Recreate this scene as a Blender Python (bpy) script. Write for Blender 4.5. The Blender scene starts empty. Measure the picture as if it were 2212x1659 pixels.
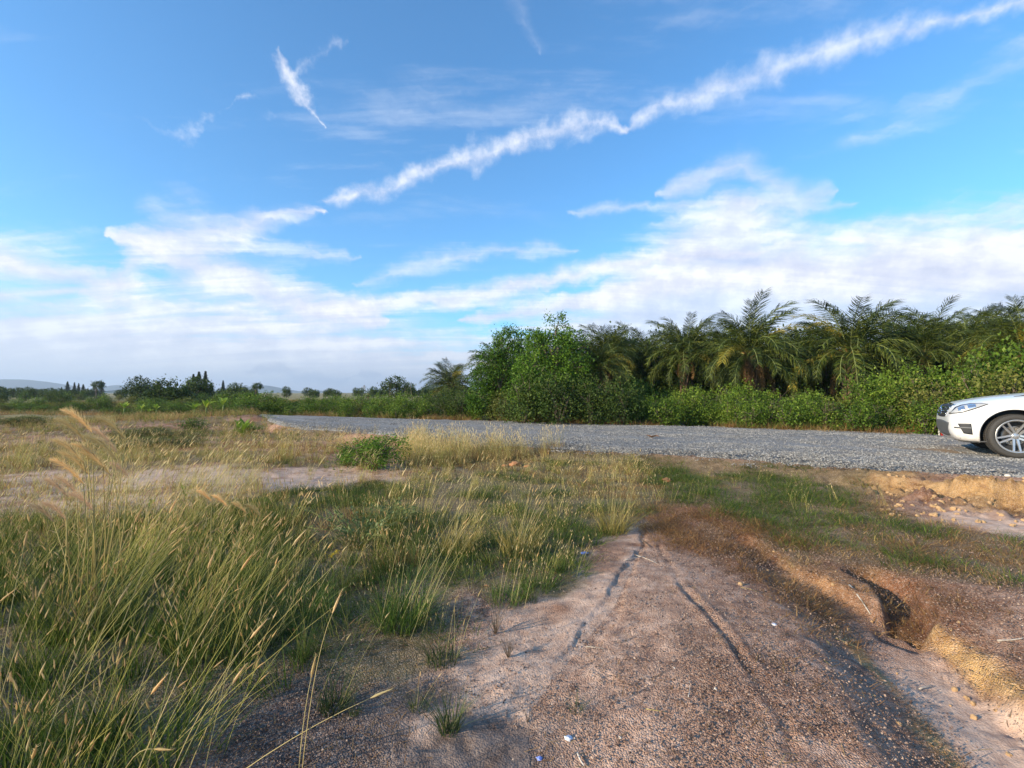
import bpy, math, random
import numpy as np
from mathutils import Vector, Matrix, Euler
R = math.radians
scene = bpy.context.scene
COL = scene.collection
random.seed(7)
rng = np.random.default_rng(7)

# ------------------------------------------------------------------ camera
CAM_H = 1.5
F_PX, CX, CY = 1022.8, 1106.0, 829.5        # focal length and centre, in the units the layout was measured in
TILT = R(1.04)
cam_data = bpy.data.cameras.new('camera')
cam = bpy.data.objects.new('camera', cam_data)
COL.objects.link(cam)
cam.location = (0, 0, CAM_H)
cam.rotation_euler = (R(90) + TILT, 0, 0)
cam_data.sensor_width = 36.0
cam_data.lens = 36.0 * F_PX / 2212.0
cam_data.clip_start = 0.05
cam_data.clip_end = 30000
scene.camera = cam


def ray(px, py):
    """direction of the sight line through a measured point (y forward, z up)"""
    x = (px - CX) / F_PX
    v = (CY - py) / F_PX
    c, s = math.cos(TILT), math.sin(TILT)
    return x, c - v * s, s + v * c


def G(px, py, h=0.0):
    """ground point (x, y) at height h seen there"""
    x, y, z = ray(px, py)
    t = (CAM_H - h) / max(-z, 1e-4)
    return (x * t, y * t)


def AT(px, py, Y):
    """point at distance Y forward"""
    x, y, z = ray(px, py)
    t = Y / y
    return (x * t, Y, CAM_H + z * t)


def AE(px, py):
    """azimuth and elevation of a sky direction"""
    x, y, z = ray(px, py)
    return math.atan2(x, y), math.atan2(z, math.hypot(x, y))


# ------------------------------------------------------------------ world, sun, exposure
SUN_AZ, SUN_EL = R(243), R(19)
world = bpy.data.worlds.new('World')
scene.world = world
world.use_nodes = True
sun_data = bpy.data.lights.new('sun', 'SUN')
sun_data.energy = 5.0
sun_data.angle = R(0.6)
sun_data.color = (1.0, 0.83, 0.60)
sun = bpy.data.objects.new('sun', sun_data)
COL.objects.link(sun)
_d = Vector((math.sin(SUN_AZ) * math.cos(SUN_EL), math.cos(SUN_AZ) * math.cos(SUN_EL), math.sin(SUN_EL)))
sun.rotation_euler = _d.to_track_quat('Z', 'Y').to_euler()
sun.location = _d * 60
scene.view_settings.view_transform = 'Standard'
scene.view_settings.look = 'None'
scene.view_settings.exposure = 0.68
scene.view_settings.gamma = 1.0
scene.view_settings.use_curve_mapping = False
scene.render.engine = "CYCLES"


class NT:
    """small helper around a node tree"""
    def __init__(s, tree):
        s.t = tree

    def n(s, typ, inputs=(), **props):
        nd = s.t.nodes.new(typ)
        for k, v in props.items():
            setattr(nd, k, v)
        it = inputs.items() if isinstance(inputs, dict) else enumerate(inputs)
        for k, v in it:
            if v is None:
                continue
            sock = nd.inputs[k]
            if isinstance(v, bpy.types.NodeSocket):
                s.t.links.new(v, sock)
            else:
                sock.default_value = v
        return nd

    def m(s, op, a, b=None, c=None, clamp=False):
        nd = s.n('ShaderNodeMath', (a, b, c), operation=op)
        nd.use_clamp = clamp
        return nd.outputs[0]

    def vm(s, op, a, b=None):
        nd = s.n('ShaderNodeVectorMath', (a, b), operation=op)
        return nd.outputs['Value'] if op in ('DOT_PRODUCT', 'LENGTH', 'DISTANCE') else nd.outputs[0]

    def sst(s, v, a, b, c=0.0, d=1.0, kind='SMOOTHSTEP'):
        nd = s.n('ShaderNodeMapRange', {0: v, 1: a, 2: b, 3: c, 4: d}, interpolation_type=kind)
        return nd.outputs[0]

    def noise(s, vec, scale, detail=4, rough=0.5, dist=0.0, lac=2.0, col=False, norm=True):
        nd = s.n('ShaderNodeTexNoise', {'Vector': vec, 'Scale': scale, 'Detail': detail, 'Roughness': rough, 'Distortion': dist, 'Lacunarity': lac})
        nd.normalize = norm
        return nd.outputs['Color' if col else 'Fac']

    def mix(s, f, a, b, mode='MIX'):
        nd = s.n('ShaderNodeMix', data_type='RGBA', blend_type=mode)
        for i, v in ((0, f), (6, a), (7, b)):
            if isinstance(v, bpy.types.NodeSocket):
                s.t.links.new(v, nd.inputs[i])
            else:
                nd.inputs[i].default_value = v if i == 0 or len(v) == 4 else (*v, 1)
        return nd.outputs[2]

    def ramp(s, f, stops, interp='LINEAR'):
        nd = s.n('ShaderNodeValToRGB', {0: f})
        cr = nd.color_ramp
        cr.interpolation = interp
        while len(cr.elements) < len(stops):
            cr.elements.new(0.5)
        for e, (p, c) in zip(cr.elements, stops):
            e.position = p
            e.color = (*c, 1) if len(c) == 3 else c
        return nd.outputs[0]


def build_sky():
    nt = world.node_tree
    nt.nodes.clear()
    T = NT(nt)
    sky = T.n('ShaderNodeTexSky', sky_type='NISHITA', sun_disc=False, sun_elevation=SUN_EL, sun_rotation=SUN_AZ,
              altitude=200, air_density=1.0, dust_density=0.55, ozone_density=1.6)
    tc = T.n('ShaderNodeTexCoord').outputs['Generated']
    sp = T.n('ShaderNodeSeparateXYZ', (tc,))
    x, y, z = sp.outputs
    az0 = T.m('ARCTAN2', x, y)
    el0 = T.m('ARCSINE', z)
    P0 = T.n('ShaderNodeCombineXYZ', (az0, el0, 0.0)).outputs[0]
    # ragged edges: the direction is disturbed a little before it is looked up in the streaks' shapes
    w = T.n('ShaderNodeSeparateXYZ', (T.noise(P0, 17.0, 5, 0.62, col=True),)).outputs
    az = T.m('MULTIPLY_ADD', T.m('SUBTRACT', w[0], 0.5), 0.050, az0)
    el = T.m('MULTIPLY_ADD', T.m('SUBTRACT', w[1], 0.5), 0.046, el0)
    A0, A1, E1 = -0.95, 0.95, 0.80
    azn = T.m('DIVIDE', T.m('SUBTRACT', az, A0), A1 - A0)
    eln = T.m('DIVIDE', el, E1)

    def curve(v, pts):
        nd = T.n('ShaderNodeFloatCurve', {'Value': v})
        cm = nd.mapping
        cm.use_clip = False
        cm.extend = 'HORIZONTAL'
        c = cm.curves[0]
        pts = sorted(pts)
        while len(c.points) < len(pts):
            c.points.new(0.5, 0.5)
        for p, (a_, b_) in zip(c.points, pts):
            p.location = (a_, b_)
            p.handle_type = 'AUTO'
        cm.update()
        return nd.outputs[0]

    def along(pts, upper=None):
        """closeness to a streak given as (px, py, radius) running left to right"""
        q = [((AE(a_, b_)[0] - A0) / (A1 - A0), AE(a_, b_)[1] / E1, r_ / F_PX) for a_, b_, r_ in pts]
        mid = curve(azn, [(a_, b_) for a_, b_, r_ in q])
        e0, e1 = q[0][0], q[-1][0]
        rad = curve(azn, [(e0 - 0.03, -0.05)] + [(a_, r_) for a_, b_, r_ in q] + [(e1 + 0.03, -0.05)])
        d = T.m('MULTIPLY', T.m('ABSOLUTE', T.m('SUBTRACT', eln, mid)), E1)
        return T.m('DIVIDE', T.m('SUBTRACT', rad, d), T.m('MAXIMUM', rad, 0.006))

    def down(pts):
        q = [((AE(a_, b_)[0] - A0) / (A1 - A0), AE(a_, b_)[1] / E1, r_ / F_PX) for a_, b_, r_ in pts]
        mid = curve(eln, [(b_, a_) for a_, b_, r_ in q])
        q.sort(key=lambda t_: t_[1])
        rad = curve(eln, [(q[0][1] - 0.03, -0.05)] + [(b_, r_) for a_, b_, r_ in q] + [(q[-1][1] + 0.03, -0.05)])
        d = T.m('MULTIPLY', T.m('ABSOLUTE', T.m('SUBTRACT', azn, mid)), A1 - A0)
        return T.m('DIVIDE', T.m('SUBTRACT', rad, d), T.m('MAXIMUM', rad, 0.006))

    def under(pts, soft):
        """how far below a cloud bank's upper edge (px, py): 0 at the edge, rising downwards"""
        q = [((AE(a_, b_)[0] - A0) / (A1 - A0), AE(a_, b_)[1] / E1) for a_, b_ in pts]
        return T.m('DIVIDE', T.m('MULTIPLY', T.m('SUBTRACT', curve(azn, q), eln), E1), soft)

    # texture: long strands combed along the wind, finer lumps
    zz = T.m('ADD', T.m('MAXIMUM', z, 0.0), 0.12)
    Q = T.n('ShaderNodeCombineXYZ', (T.m('DIVIDE', x, zz), T.m('DIVIDE', y, zz), 0.0)).outputs[0]
    mp = T.n('ShaderNodeMapping', {'Vector': Q, 'Rotation': (0, 0, R(-24)), 'Scale': (0.42, 2.2, 1)}).outputs[0]
    st = T.noise(mp, 1.2, 6, 0.62, 0.5)
    Pd = T.n('ShaderNodeCombineXYZ', (az, el, 0.0)).outputs[0]
    mpf = T.n('ShaderNodeMapping', {'Vector': Pd, 'Rotation': (0, 0, R(-13)), 'Scale': (4.5, 24.0, 1)}).outputs[0]
    st2 = T.noise(mpf, 1.0, 5, 0.6)
    nc = T.m('SUBTRACT', T.m('MULTIPLY_ADD', st, 0.55, T.m('MULTIPLY', st2, 0.45)), 0.5)     # centred on 0
    lump = T.m('SUBTRACT', T.noise(P0, 19, 5, 0.62), 0.5)
    inv = None

    def add(q, gain, tex, amount, lo, hi, op):
        nonlocal inv
        a_ = T.sst(T.m('MULTIPLY_ADD', tex, amount, T.m('MULTIPLY', q, gain)), lo, hi, 0.0, op)
        k = T.m('SUBTRACT', 1.0, a_)
        inv = k if inv is None else T.m('MULTIPLY', inv, k)

    # long broken streak across the sky, in two pieces
    add(along([(698, 436, 9), (760, 424, 18), (850, 404, 29), (940, 362, 24), (1040, 335, 32), (1140, 302, 25), (1250, 270, 30), (1340, 268, 9)]), 1.0, lump, 2.3, -0.1, 1.7, 0.88)
    add(along([(1350, 270, 8), (1450, 226, 25), (1600, 172, 30), (1750, 120, 32), (1850, 86, 28), (1960, 60, 20), (2080, 34, 14), (2260, -10, 10)]), 1.0, lump, 1.7, -0.1, 1.8, 0.80)
    # hooked wisp
    add(down([(604, 118, 12), (614, 160, 20), (640, 195, 30), (662, 235, 22), (708, 272, 7)]), 1.0, lump, 2.4, 0.05, 1.4, 0.78)
    add(along([(622, 170, 6), (652, 146, 16), (690, 118, 22), (720, 92, 18), (750, 80, 6)]), 1.0, lump, 3.4, 0.3, 1.9, 0.42)
    # little puffs
    add(along([(315, 250, 10), (362, 282, 16), (420, 280, 28), (455, 250, 24), (500, 225, 8), (525, 212, 12), (562, 214, 16), (580, 240, 26), (600, 262, 6)]), 1.0, lump, 4.4, 0.5, 2.2, 0.55)
    # fans on the left
    add(along([(240, 640, 60), (300, 550, 100), (380, 505, 84), (480, 495, 70), (600, 466, 32), (690, 454, 10)]), 1.2, nc, 3.6, 0.0, 1.4, 0.88)
    add(along([(260, 600, 70), (360, 540, 70), (480, 520, 50), (600, 545, 40), (760, 555, 14)]), 1.0, nc, 4.5, 0.2, 1.6, 0.60)
    add(along([(290, 520, 40), (420, 570, 80), (560, 625, 80), (680, 665, 66), (800, 690, 40)]), 1.2, nc, 3.2, 0.0, 1.1, 0.90)
    add(along([(-300, 440, 80), (0, 566, 44), (150, 595, 40), (275, 615, 16)]), 1.2, nc, 3.0, -0.1, 1.2, 0.92)
    # low long band in the middle
    add(along([(690, 672, 44), (850, 652, 30), (1000, 642, 34), (1150, 614, 34), (1330, 572, 28), (1640, 545, 10)]), 1.1, nc, 2.4, 0.0, 1.1, 0.88)
    add(along([(770, 612, 10), (900, 575, 34), (1040, 545, 28), (1240, 540, 12)]), 1.0, nc, 3.4, 0.15, 1.5, 0.62)
    add(along([(1000, 690, 10), (1200, 662, 34), (1450, 612, 40), (1800, 590, 70), (2400, 560, 90)]), 1.2, nc, 2.6, 0.0, 1.1, 0.85)
    # bank on the right with its peak, and wisps above it
    add(under([(-900, 1100), (900, 900), (1050, 720), (1250, 600), (1400, 490), (1470, 420), (1540, 372), (1598, 340), (1640, 372), (1720, 412), (1790, 440), (1950, 408), (2212, 345), (2700, 200)], 0.06), 1.0, nc, 6.0, -0.1, 1.9, 0.86)
    add(along([(1240, 456, 8), (1400, 448, 12), (1600, 440, 16), (1800, 450, 20)]), 1.0, nc, 2.0, 0.0, 1.2, 0.45)
    add(along([(1440, 415, 20), (1500, 392, 34), (1590, 360, 40), (1640, 384, 50), (1740, 430, 50)]), 1.1, nc, 2.6, -0.1, 1.2, 0.60)
    add(along([(1500, 330, 10), (1680, 350, 50), (1850, 310, 44), (2050, 200, 50), (2400, 60, 60)]), 1.0, nc, 6.0, 0.4, 2.2, 0.45)
    # thin veils in the upper corners
    add(down([(1090, -120, 60), (1130, 40, 46), (1165, 110, 20)]), 1.0, nc, 4.5, 0.2, 2.2, 0.35)
    # low veil all the way round, thicker to the left
    thr = T.m('MULTIPLY_ADD', T.m('POWER', T.m('MAXIMUM', T.m('COSINE', T.m('ADD', az0, R(50))), 0.0), 2.2), 0.18, 0.07)
    veil = T.m('SUBTRACT', 1.0, T.m('DIVIDE', el, thr))
    add(veil, 2.3, nc, 4.2, -0.1, 1.3, 0.94)
    # thin cirrus elsewhere
    add(st, 1.0, nc, 1.0, 0.56, 1.05, 0.40)
    dens = T.m('SUBTRACT', 1.0, inv)
    shade = T.m('MULTIPLY_ADD', lump, 0.5, nc)
    cc = T.ramp(T.m('ADD', shade, 0.5), [(0.30, (0.56, 0.60, 0.76)), (0.48, (0.76, 0.78, 0.89)), (0.60, (0.97, 0.97, 1.0))])
    cc = T.mix(T.sst(el0, 0.0, 0.13, 0.8, 0.0), cc, (0.72, 0.73, 0.81))
    cu = along([(540, 806, 8), (600, 796, 14), (650, 812, 16), (735, 822, 14), (765, 812, 2), (780, 806, 10), (805, 808, 12)])
    cc = T.mix(T.sst(T.m('MULTIPLY_ADD', lump, 2.0, cu), 0.1, 0.9, 0.0, 0.55), cc, (0.36, 0.41, 0.57))
    ccs = T.n('ShaderNodeVectorMath', {0: cc, 'Scale': CLOUD / SKY_STR}, operation='SCALE').outputs[0]
    skyc = T.vm('MULTIPLY', sky.outputs[0], SKY_GAIN)
    out = T.mix(dens, skyc, ccs)
    bg = T.n('ShaderNodeBackground', {'Color': out, 'Strength': SKY_STR})
    T.n('ShaderNodeOutputWorld', {'Surface': bg.outputs[0]})


SKY_STR = 0.088
CLOUD = 0.78
SKY_GAIN = (0.84, 1.64, 2.15)
build_sky()
world.cycles.sampling_method = 'MANUAL'
world.cycles.sample_map_resolution = 256


# ------------------------------------------------------------------ noise and shapes of the land
def _hash(ix, iy, seed):
    h = (ix.astype(np.int64) * 374761393 + iy.astype(np.int64) * 668265263 + seed * 974711) & 0xFFFFFFFF
    h = ((h ^ (h >> 13)) * 1274126177) & 0xFFFFFFFF
    return ((h ^ (h >> 16)) & 0xFFFF) / 65535.0


def vnoise(x, y, seed=0):
    x = np.asarray(x, float)
    y = np.asarray(y, float)
    ix, iy = np.floor(x), np.floor(y)
    fx, fy = x - ix, y - iy
    ux, uy = fx * fx * (3 - 2 * fx), fy * fy * (3 - 2 * fy)
    a, b = _hash(ix, iy, seed), _hash(ix + 1, iy, seed)
    c, d = _hash(ix, iy + 1, seed), _hash(ix + 1, iy + 1, seed)
    return (a + (b - a) * ux) * (1 - uy) + (c + (d - c) * ux) * uy


def fbm(x, y, scale, octs=4, seed=0, gain=0.5):
    """0..1, 0.5 in the mean; scale = size of the largest lump in metres"""
    s, amp, tot = 0.0, 1.0, 0.0
    f = 1.0 / scale
    for i in range(octs):
        s = s + amp * vnoise(x * f + 17.3 * i, y * f - 9.1 * i, seed + i * 7)
        tot += amp
        amp *= gain
        f *= 2.03
    return s / tot


def ss(v, a, b):
    t = np.clip((v - a) / (b - a), 0, 1)
    return t * t * (3 - 2 * t)


def seg_dist(x, y, pts):
    """distance to a polyline and the position (0..1) along it"""
    best = np.full(np.shape(x), 1e9)
    par = np.zeros(np.shape(x))
    side = np.zeros(np.shape(x))
    n = len(pts) - 1
    for i in range(n):
        (ax, ay), (bx, by) = pts[i], pts[i + 1]
        dx, dy = bx - ax, by - ay
        L2 = dx * dx + dy * dy + 1e-12
        t = np.clip(((x - ax) * dx + (y - ay) * dy) / L2, 0, 1)
        px, py = x - ax - t * dx, y - ay - t * dy
        d = np.hypot(px, py)
        m = d < best
        best = np.where(m, d, best)
        par = np.where(m, (i + t) / n, par)
        side = np.where(m, np.sign(dx * py - dy * px), side)
    return best, par, side


def poly_mask(x, y, pts, soft):
    """1 inside a polygon, 0 outside, a soft border"""
    inside = np.zeros(np.shape(x), bool)
    n = len(pts)
    for i in range(n):
        (x0, y0), (x1, y1) = pts[i], pts[(i + 1) % n]
        c = (y0 > y) != (y1 > y)
        xi = (x1 - x0) * (y - y0) / ((y1 - y0) if y1 != y0 else 1e-9) + x0
        inside ^= c & (x < xi)
    d, _, _ = seg_dist(x, y, list(pts) + [pts[0]])
    sd = np.where(inside, d, -d)
    return ss(sd, -soft, soft)


def gl(pts, h=0.0):
    return [G(a, b, h) for a, b in pts]


ROAD_Z = 0.26
# road edges, metres
_far = gl([(556, 897), (700, 901), (1000, 910), (1250, 918), (1500, 924), (1800, 935), (2000, 943), (2212, 952)], ROAD_Z)
_near = gl([(552, 897.5), (585, 911), (640, 925), (800, 940), (980, 962), (1130, 968), (1280, 975), (1400, 984), (1600, 998), (1750, 1008), (1900, 1022), (2212, 1040)], ROAD_Z)
_fx = np.array([p[0] for p in _far]); _fy = np.array([p[1] for p in _far])
_nx = np.array([p[0] for p in _near]); _ny = np.array([p[1] for p in _near])


def road_far(x):
    return np.where(x < _fx.min(), _fy[0] + (_fx.min() - x) * 0.42, np.where(x > _fx.max(), _fy[-1] - (x - _fx.max()) * 0.52, np.interp(x, _fx, _fy)))


def road_near(x):
    y = np.where(x > _nx.max(), _ny[-1] - (x - _nx.max()) * 0.52, np.interp(x, _nx, _ny))
    y = y + 0.50 * ss(x, -9, -5)
    return np.where(x < _nx.min(), road_far(x) + (_nx.min() - x) * 0.8, y)


RILL = gl([(1405, 1090), (1385, 1180), (1372, 1215), (1355, 1262), (1328, 1325), (1270, 1390), (1205, 1465), (1150, 1535), (1140, 1600), (1150, 1720)])
TRACK = gl([(1425, 1185), (1472, 1285), (1555, 1395), (1620, 1480), (1700, 1590), (1730, 1700)])
SPUR = gl([(1480, 1285), (1600, 1240), (1720, 1225)])
SPUR2 = gl([(1500, 1290), (1640, 1262), (1800, 1290)])
GULLY = gl([(1575, 1150), (1640, 1185), (1710, 1222), (1790, 1262), (1860, 1310), (1935, 1365), (2000, 1430), (2085, 1505), (2200, 1610), (2400, 1800)])
PIT = gl([(1870, 1235), (1930, 1262), (1965, 1310), (1950, 1350)])
FAN = gl([(1330, 1330), (1400, 1400), (1300, 1500), (1230, 1659), (1050, 1659), (1100, 1500), (1180, 1420), (1260, 1350)])
SCARP = gl([(1900, 1052), (2010, 1066), (2120, 1085), (2300, 1105)], 0.05)
PINK = gl([(1960, 1100), (2060, 1102), (2212, 1130), (2500, 1170), (2500, 1225), (2212, 1168), (2050, 1140)])
FIELD_PINK = gl([(-200, 1030), (200, 1020), (560, 1008), (900, 1003), (960, 1014), (860, 1035), (640, 1052), (560, 1085), (300, 1120), (-200, 1140)])


def height(x, y):
    x = np.asarray(x, float)
    y = np.asarray(y, float)
    r = np.hypot(x, y)
    near = np.exp(-(r / 16.0) ** 2)
    h = 0.10 * (fbm(x, y, 3.2, 4, 3) - 0.5) * ss(r, 1, 6) + 0.035 * (fbm(x, y, 0.6, 4, 11) - 0.5) * ss(r, 0.5, 3) * np.exp(-r / 40)
    h = h + 0.034 * (fbm(x, y, 0.18, 4, 21, .6) - 0.5) * near
    # swell of bare earth between rill and gully
    mx, my = G(1560, 1400)
    h = h + 0.10 * np.exp(-(((x - mx) / 0.9) ** 2 + ((y - my) / 1.5) ** 2))
    wob = 0.22 * (fbm(x, y, 0.55, 4, 31) - 0.5)
    wob_ = 0.22 * (fbm(x, y, 0.55, 4, 33) - 0.5)
    d, t, s = seg_dist(x + wob, y + wob_, RILL)
    wr = (0.035 + 0.05 * ss(t, 0.15, 0.5)) * (0.55 + 0.9 * fbm(x, y, 0.30, 2, 35))
    fade = ss(t, 0.0, 0.06) * (1 - 0.65 * ss(t, 0.40, 0.75))
    h = h - (0.004 + 0.028 * fbm(x, y, 0.4, 3, 37)) * fade * (1 - ss(d, wr * np.where(s > 0, .5, .8), wr * 1.15))
    # fanned out wash lines where the rill spreads
    u = (x * 0.75 + y * 0.66)
    fan = poly_mask(x, y, FAN, 0.25)
    h = h + fan * 0.010 * (fbm(u * 6.0, (x - y) * 0.8, 0.6, 3, 39) - .5)
    d, t, s = seg_dist(x + wob * .25, y + wob_ * .25, TRACK)
    tf = (1 - ss(t, 0.75, 1.0)) * (.35 + 1.0 * ss(fbm(x, y, .25, 2, 43), .35, .6))
    h = h - 0.008 * (1 - ss(d, 0.008, 0.028)) * tf + 0.006 * np.exp(-((d - 0.05) / 0.02) ** 2) * tf
    for q in (SPUR, SPUR2):
        d, t, s = seg_dist(x, y, q)
        h = h - 0.016 * (1 - ss(d, 0.02, 0.07)) * (1 - t * 0.7)
    # gully: flat silty floor, broken banks
    wob2 = 0.26 * (fbm(x, y, 0.55, 4, 41) - 0.5)
    d, t, s = seg_dist(x + wob2, y + wob2 * 0.7, GULLY)
    half = 0.02 + 0.15 * ss(t, 0.25, 0.65)
    dep = 0.07 + 0.06 * ss(t, 0.0, 0.45)
    bank = np.where(s > 0, 0.09, 0.50)              # steeper on the far (right) side
    g1 = (1 - ss(d, half, half + bank))
    h = h - dep * g1 * ss(t, 0.0, 0.06)
    # crumbling edges: blocky lumps along the banks
    rim = np.exp(-((d - half - bank * .5) / 0.16) ** 2) * np.exp(-((y - 2.8) / 2.4) ** 2)
    cr = np.abs(fbm(x, y, 0.16, 4, 45, .6) - .5) * 2
    h = h + rim * (0.075 * cr - 0.018) * np.where(s > 0, 1.0, .35)
    d2, t2, s2 = seg_dist(x + wob2 * .6, y + wob2 * .6, PIT)
    h = h - 0.20 * (1 - ss(d2, 0.07, 0.17)) * (1 - g1 * 0.8)
    # the land right of the gully stands higher
    gx = ss(3.6 - y, -0.6, 0.8) * ss(x - np.interp(y, [p[1] for p in reversed(GULLY)], [p[0] for p in reversed(GULLY)]), 0.05, 0.9)
    h = h + 0.12 * gx * np.exp(-((y - 3.0) / 3.5) ** 2)
    # crumbling scarp near the road
    d, t, s = seg_dist(x + wob2 * 2, y + wob2 * 2, SCARP)
    ylim = np.interp(x, [p[0] for p in SCARP], [p[1] for p in SCARP])
    up = ss(y - ylim + wob2 * 1.2 + 0.35 * (fbm(x, y, 0.9, 3, 51) - 0.5), -0.12, 0.16) * ss(x, SCARP[0][0] - 0.5, SCARP[0][0] + 0.3)
    h = h + 0.22 * up * np.exp(-np.maximum(y - ylim - 0.3, 0) * 0.8)
    h = h + 0.30 * np.maximum(fbm(x, y, 0.26, 5, 61, .62) - 0.45, 0) * np.exp(-(d / 0.9) ** 2) * 2.2
    # road bank
    yn, yf = road_near(x), road_far(x)
    e = fbm(x, y, 1.3, 4, 71) - 0.5
    on = ss(y - yn + 0.7 * e, -0.6, 0.45)
    past = ss(y - yf, 0.0, 1.2)
    h = h * (1 - on) + ROAD_Z * on
    h = h + 0.5 * (fbm(x, y, 6.0, 3, 81) - 0.5) * past * 0.3 - 0.10 * past
    # field on the left: shallow steps with bare pans; beyond, gentle relief
    far_l = ss(-x, 2.0, 6.0) * ss(y, 7, 12) * (1 - on)
    h = h + far_l * 0.22 * (fbm(x + 0.3 * y, y * 2.2, 5.0, 3, 91) - 0.5)
    bx, by = G(520, 905, 0.2)
    h = h + 0.42 * np.exp(-(((x - bx) / 5.5) ** 2 + ((y - by) / 3.2) ** 2)) * (1 - on)      # spoil bank at the road's bend
    h = h + ss(r, 60, 400) * 0.8 * (fbm(x, y, 60.0, 3, 95) - 0.5)
    return h


def HZ(x, y):
    return float(height(np.array([x]), np.array([y]))[0])


# ------------------------------------------------------------------ what covers the ground where (0..1 weights)
GRASS_R = gl([(1060, 950), (1240, 955), (1330, 968), (1500, 980), (1700, 996), (1860, 1014), (1890, 1050), (1890, 1090), (1960, 1125), (2070, 1152), (2212, 1172), (2450, 1200), (2500, 1400), (2330, 1345), (2212, 1305), (2060, 1270), (1960, 1240), (1850, 1222), (1740, 1212), (1640, 1175), (1610, 1140), (1560, 1108), (1500, 1085), (1420, 1095), (1370, 1130), (1290, 1160), (1150, 1130), (1000, 1080)])
GRASS_C = gl([(560, 1060), (640, 1060), (860, 1035), (960, 1012), (900, 985), (930, 962), (1100, 958), (1260, 965), (1420, 1010), (1420, 1085), (1360, 1130), (1280, 1170), (1265, 1235), (1260, 1270), (1200, 1290), (1080, 1290), (1010, 1300), (960, 1330), (900, 1400), (1000, 1420), (960, 1440), (800, 1480), (640, 1500), (560, 1450), (420, 1300), (430, 1150)])
GRASS_L = gl([(-700, 1120), (0, 1128), (300, 1118), (480, 1075), (640, 1070), (640, 1180), (560, 1330), (560, 1500), (420, 1560), (330, 1640), (300, 1760), (-700, 2400)])
TAN = (1.0, 0.0)


def cover(x, y):
    """dictionary of cover weights at ground points"""
    n1 = fbm(x, y, 0.9, 4, 101)
    n2 = fbm(x, y, 0.35, 3, 111)
    wx, wy = x + (n1 - 0.5) * 0.7, y + (n2 - 0.5) * 0.7
    yn, yf = road_near(x), road_far(x)
    road = ss(y - yn + 0.8 * (fbm(x, y, 1.3, 4, 71) - 0.5), 0.0, 0.3) * (1 - ss(y - yf + 0.5 * (n1 - .5), -0.1, 0.15))
    gr = poly_mask(wx, wy, GRASS_R, 0.15)
    gc = poly_mask(wx, wy, GRASS_C, 0.15)
    gL = poly_mask(wx, wy, GRASS_L, 0.12)
    d, t, s = seg_dist(x, y, GULLY)
    gf = (1 - ss(d, 0.05 + 0.12 * ss(t, .12, .55), 0.13 + 0.13 * ss(t, .12, .55))) * ss(t, .28, .48)
    gully = (1 - ss(d + 0.3 * (n1 - 0.5), 0.30, 0.42))
    field = poly_mask(wx + (n1 - .5) * 1.6, wy + (fbm(x, y, 1.6, 3, 105) - .5) * 1.6, FIELD_PINK, 0.3)
    pink = poly_mask(wx, wy, PINK, 0.15)
    dr, tr, sr = seg_dist(x, y, RILL)
    silt = (1 - ss(dr + 0.7 * (n1 - 0.5), 0.35, 0.75)) * np.where(sr < 0, 1, 0.35)
    d3, t3, s3 = seg_dist(x, y, SCARP)
    scarp = (1 - ss(d3 + 0.7 * (n1 - .5), 0.6, 1.0))
    return dict(road=road, gr=gr, gc=gc, gL=gL, gully=gully, gfloor=gf, field=field, pink=pink, silt=silt, scarp=scarp, n1=n1, n2=n2)


# ------------------------------------------------------------------ mesh helpers
def new_mesh(name, verts, faces_flat, sizes, mats=(), mat_idx=None, smooth=True, attrs=None):
    me = bpy.data.meshes.new(name)
    verts = np.asarray(verts, np.float32)
    nv = len(verts)
    faces_flat = np.asarray(faces_flat, np.int32).ravel()
    if np.isscalar(sizes):
        nf = len(faces_flat) // sizes
        starts = np.arange(nf, dtype=np.int32) * sizes
    else:
        sizes = np.asarray(sizes, np.int32)
        nf = len(sizes)
        starts = np.concatenate([[0], np.cumsum(sizes)[:-1]]).astype(np.int32)
    me.vertices.add(nv)
    me.vertices.foreach_set('co', verts.ravel())
    me.loops.add(len(faces_flat))
    me.loops.foreach_set('vertex_index', faces_flat)
    me.polygons.add(nf)
    me.polygons.foreach_set('loop_start', starts)
    for m in mats:
        me.materials.append(m)
    if mat_idx is not None:
        me.polygons.foreach_set('material_index', np.asarray(mat_idx, np.int32))
    me.polygons.foreach_set('use_smooth', np.full(nf, bool(smooth)))
    for k, v in (attrs or {}).items():
        v = np.asarray(v, np.float32)
        if v.ndim == 1:
            a = me.attributes.new(k, 'FLOAT', 'POINT')
            a.data.foreach_set('value', v)
        else:
            a = me.attributes.new(k, 'FLOAT_VECTOR', 'POINT')
            a.data.foreach_set('vector', v.ravel())
    me.update(calc_edges=True)
    return me


def link(name, data, parent=None, loc=None, rot=None, scale=None):
    o = bpy.data.objects.new(name, data)
    COL.objects.link(o)
    if parent is not None:
        o.parent = parent
    if loc is not None:
        o.location = loc
    if rot is not None:
        o.rotation_euler = rot
    if scale is not None:
        o.scale = (scale,) * 3 if np.isscalar(scale) else scale
    return o


def tag(o, label=None, cat=None, group=None, kind=None):
    for k, v in (('label', label), ('category', cat), ('group', group), ('kind', kind)):
        if v:
            o[k] = v
    return o


def copy_tree(o, parent=None, depth=0):
    c = o.copy()
    COL.objects.link(c)
    if parent is not None:
        c.parent = parent
    for ch in o.children:
        copy_tree(ch, c, depth + 1)
    return c


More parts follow.
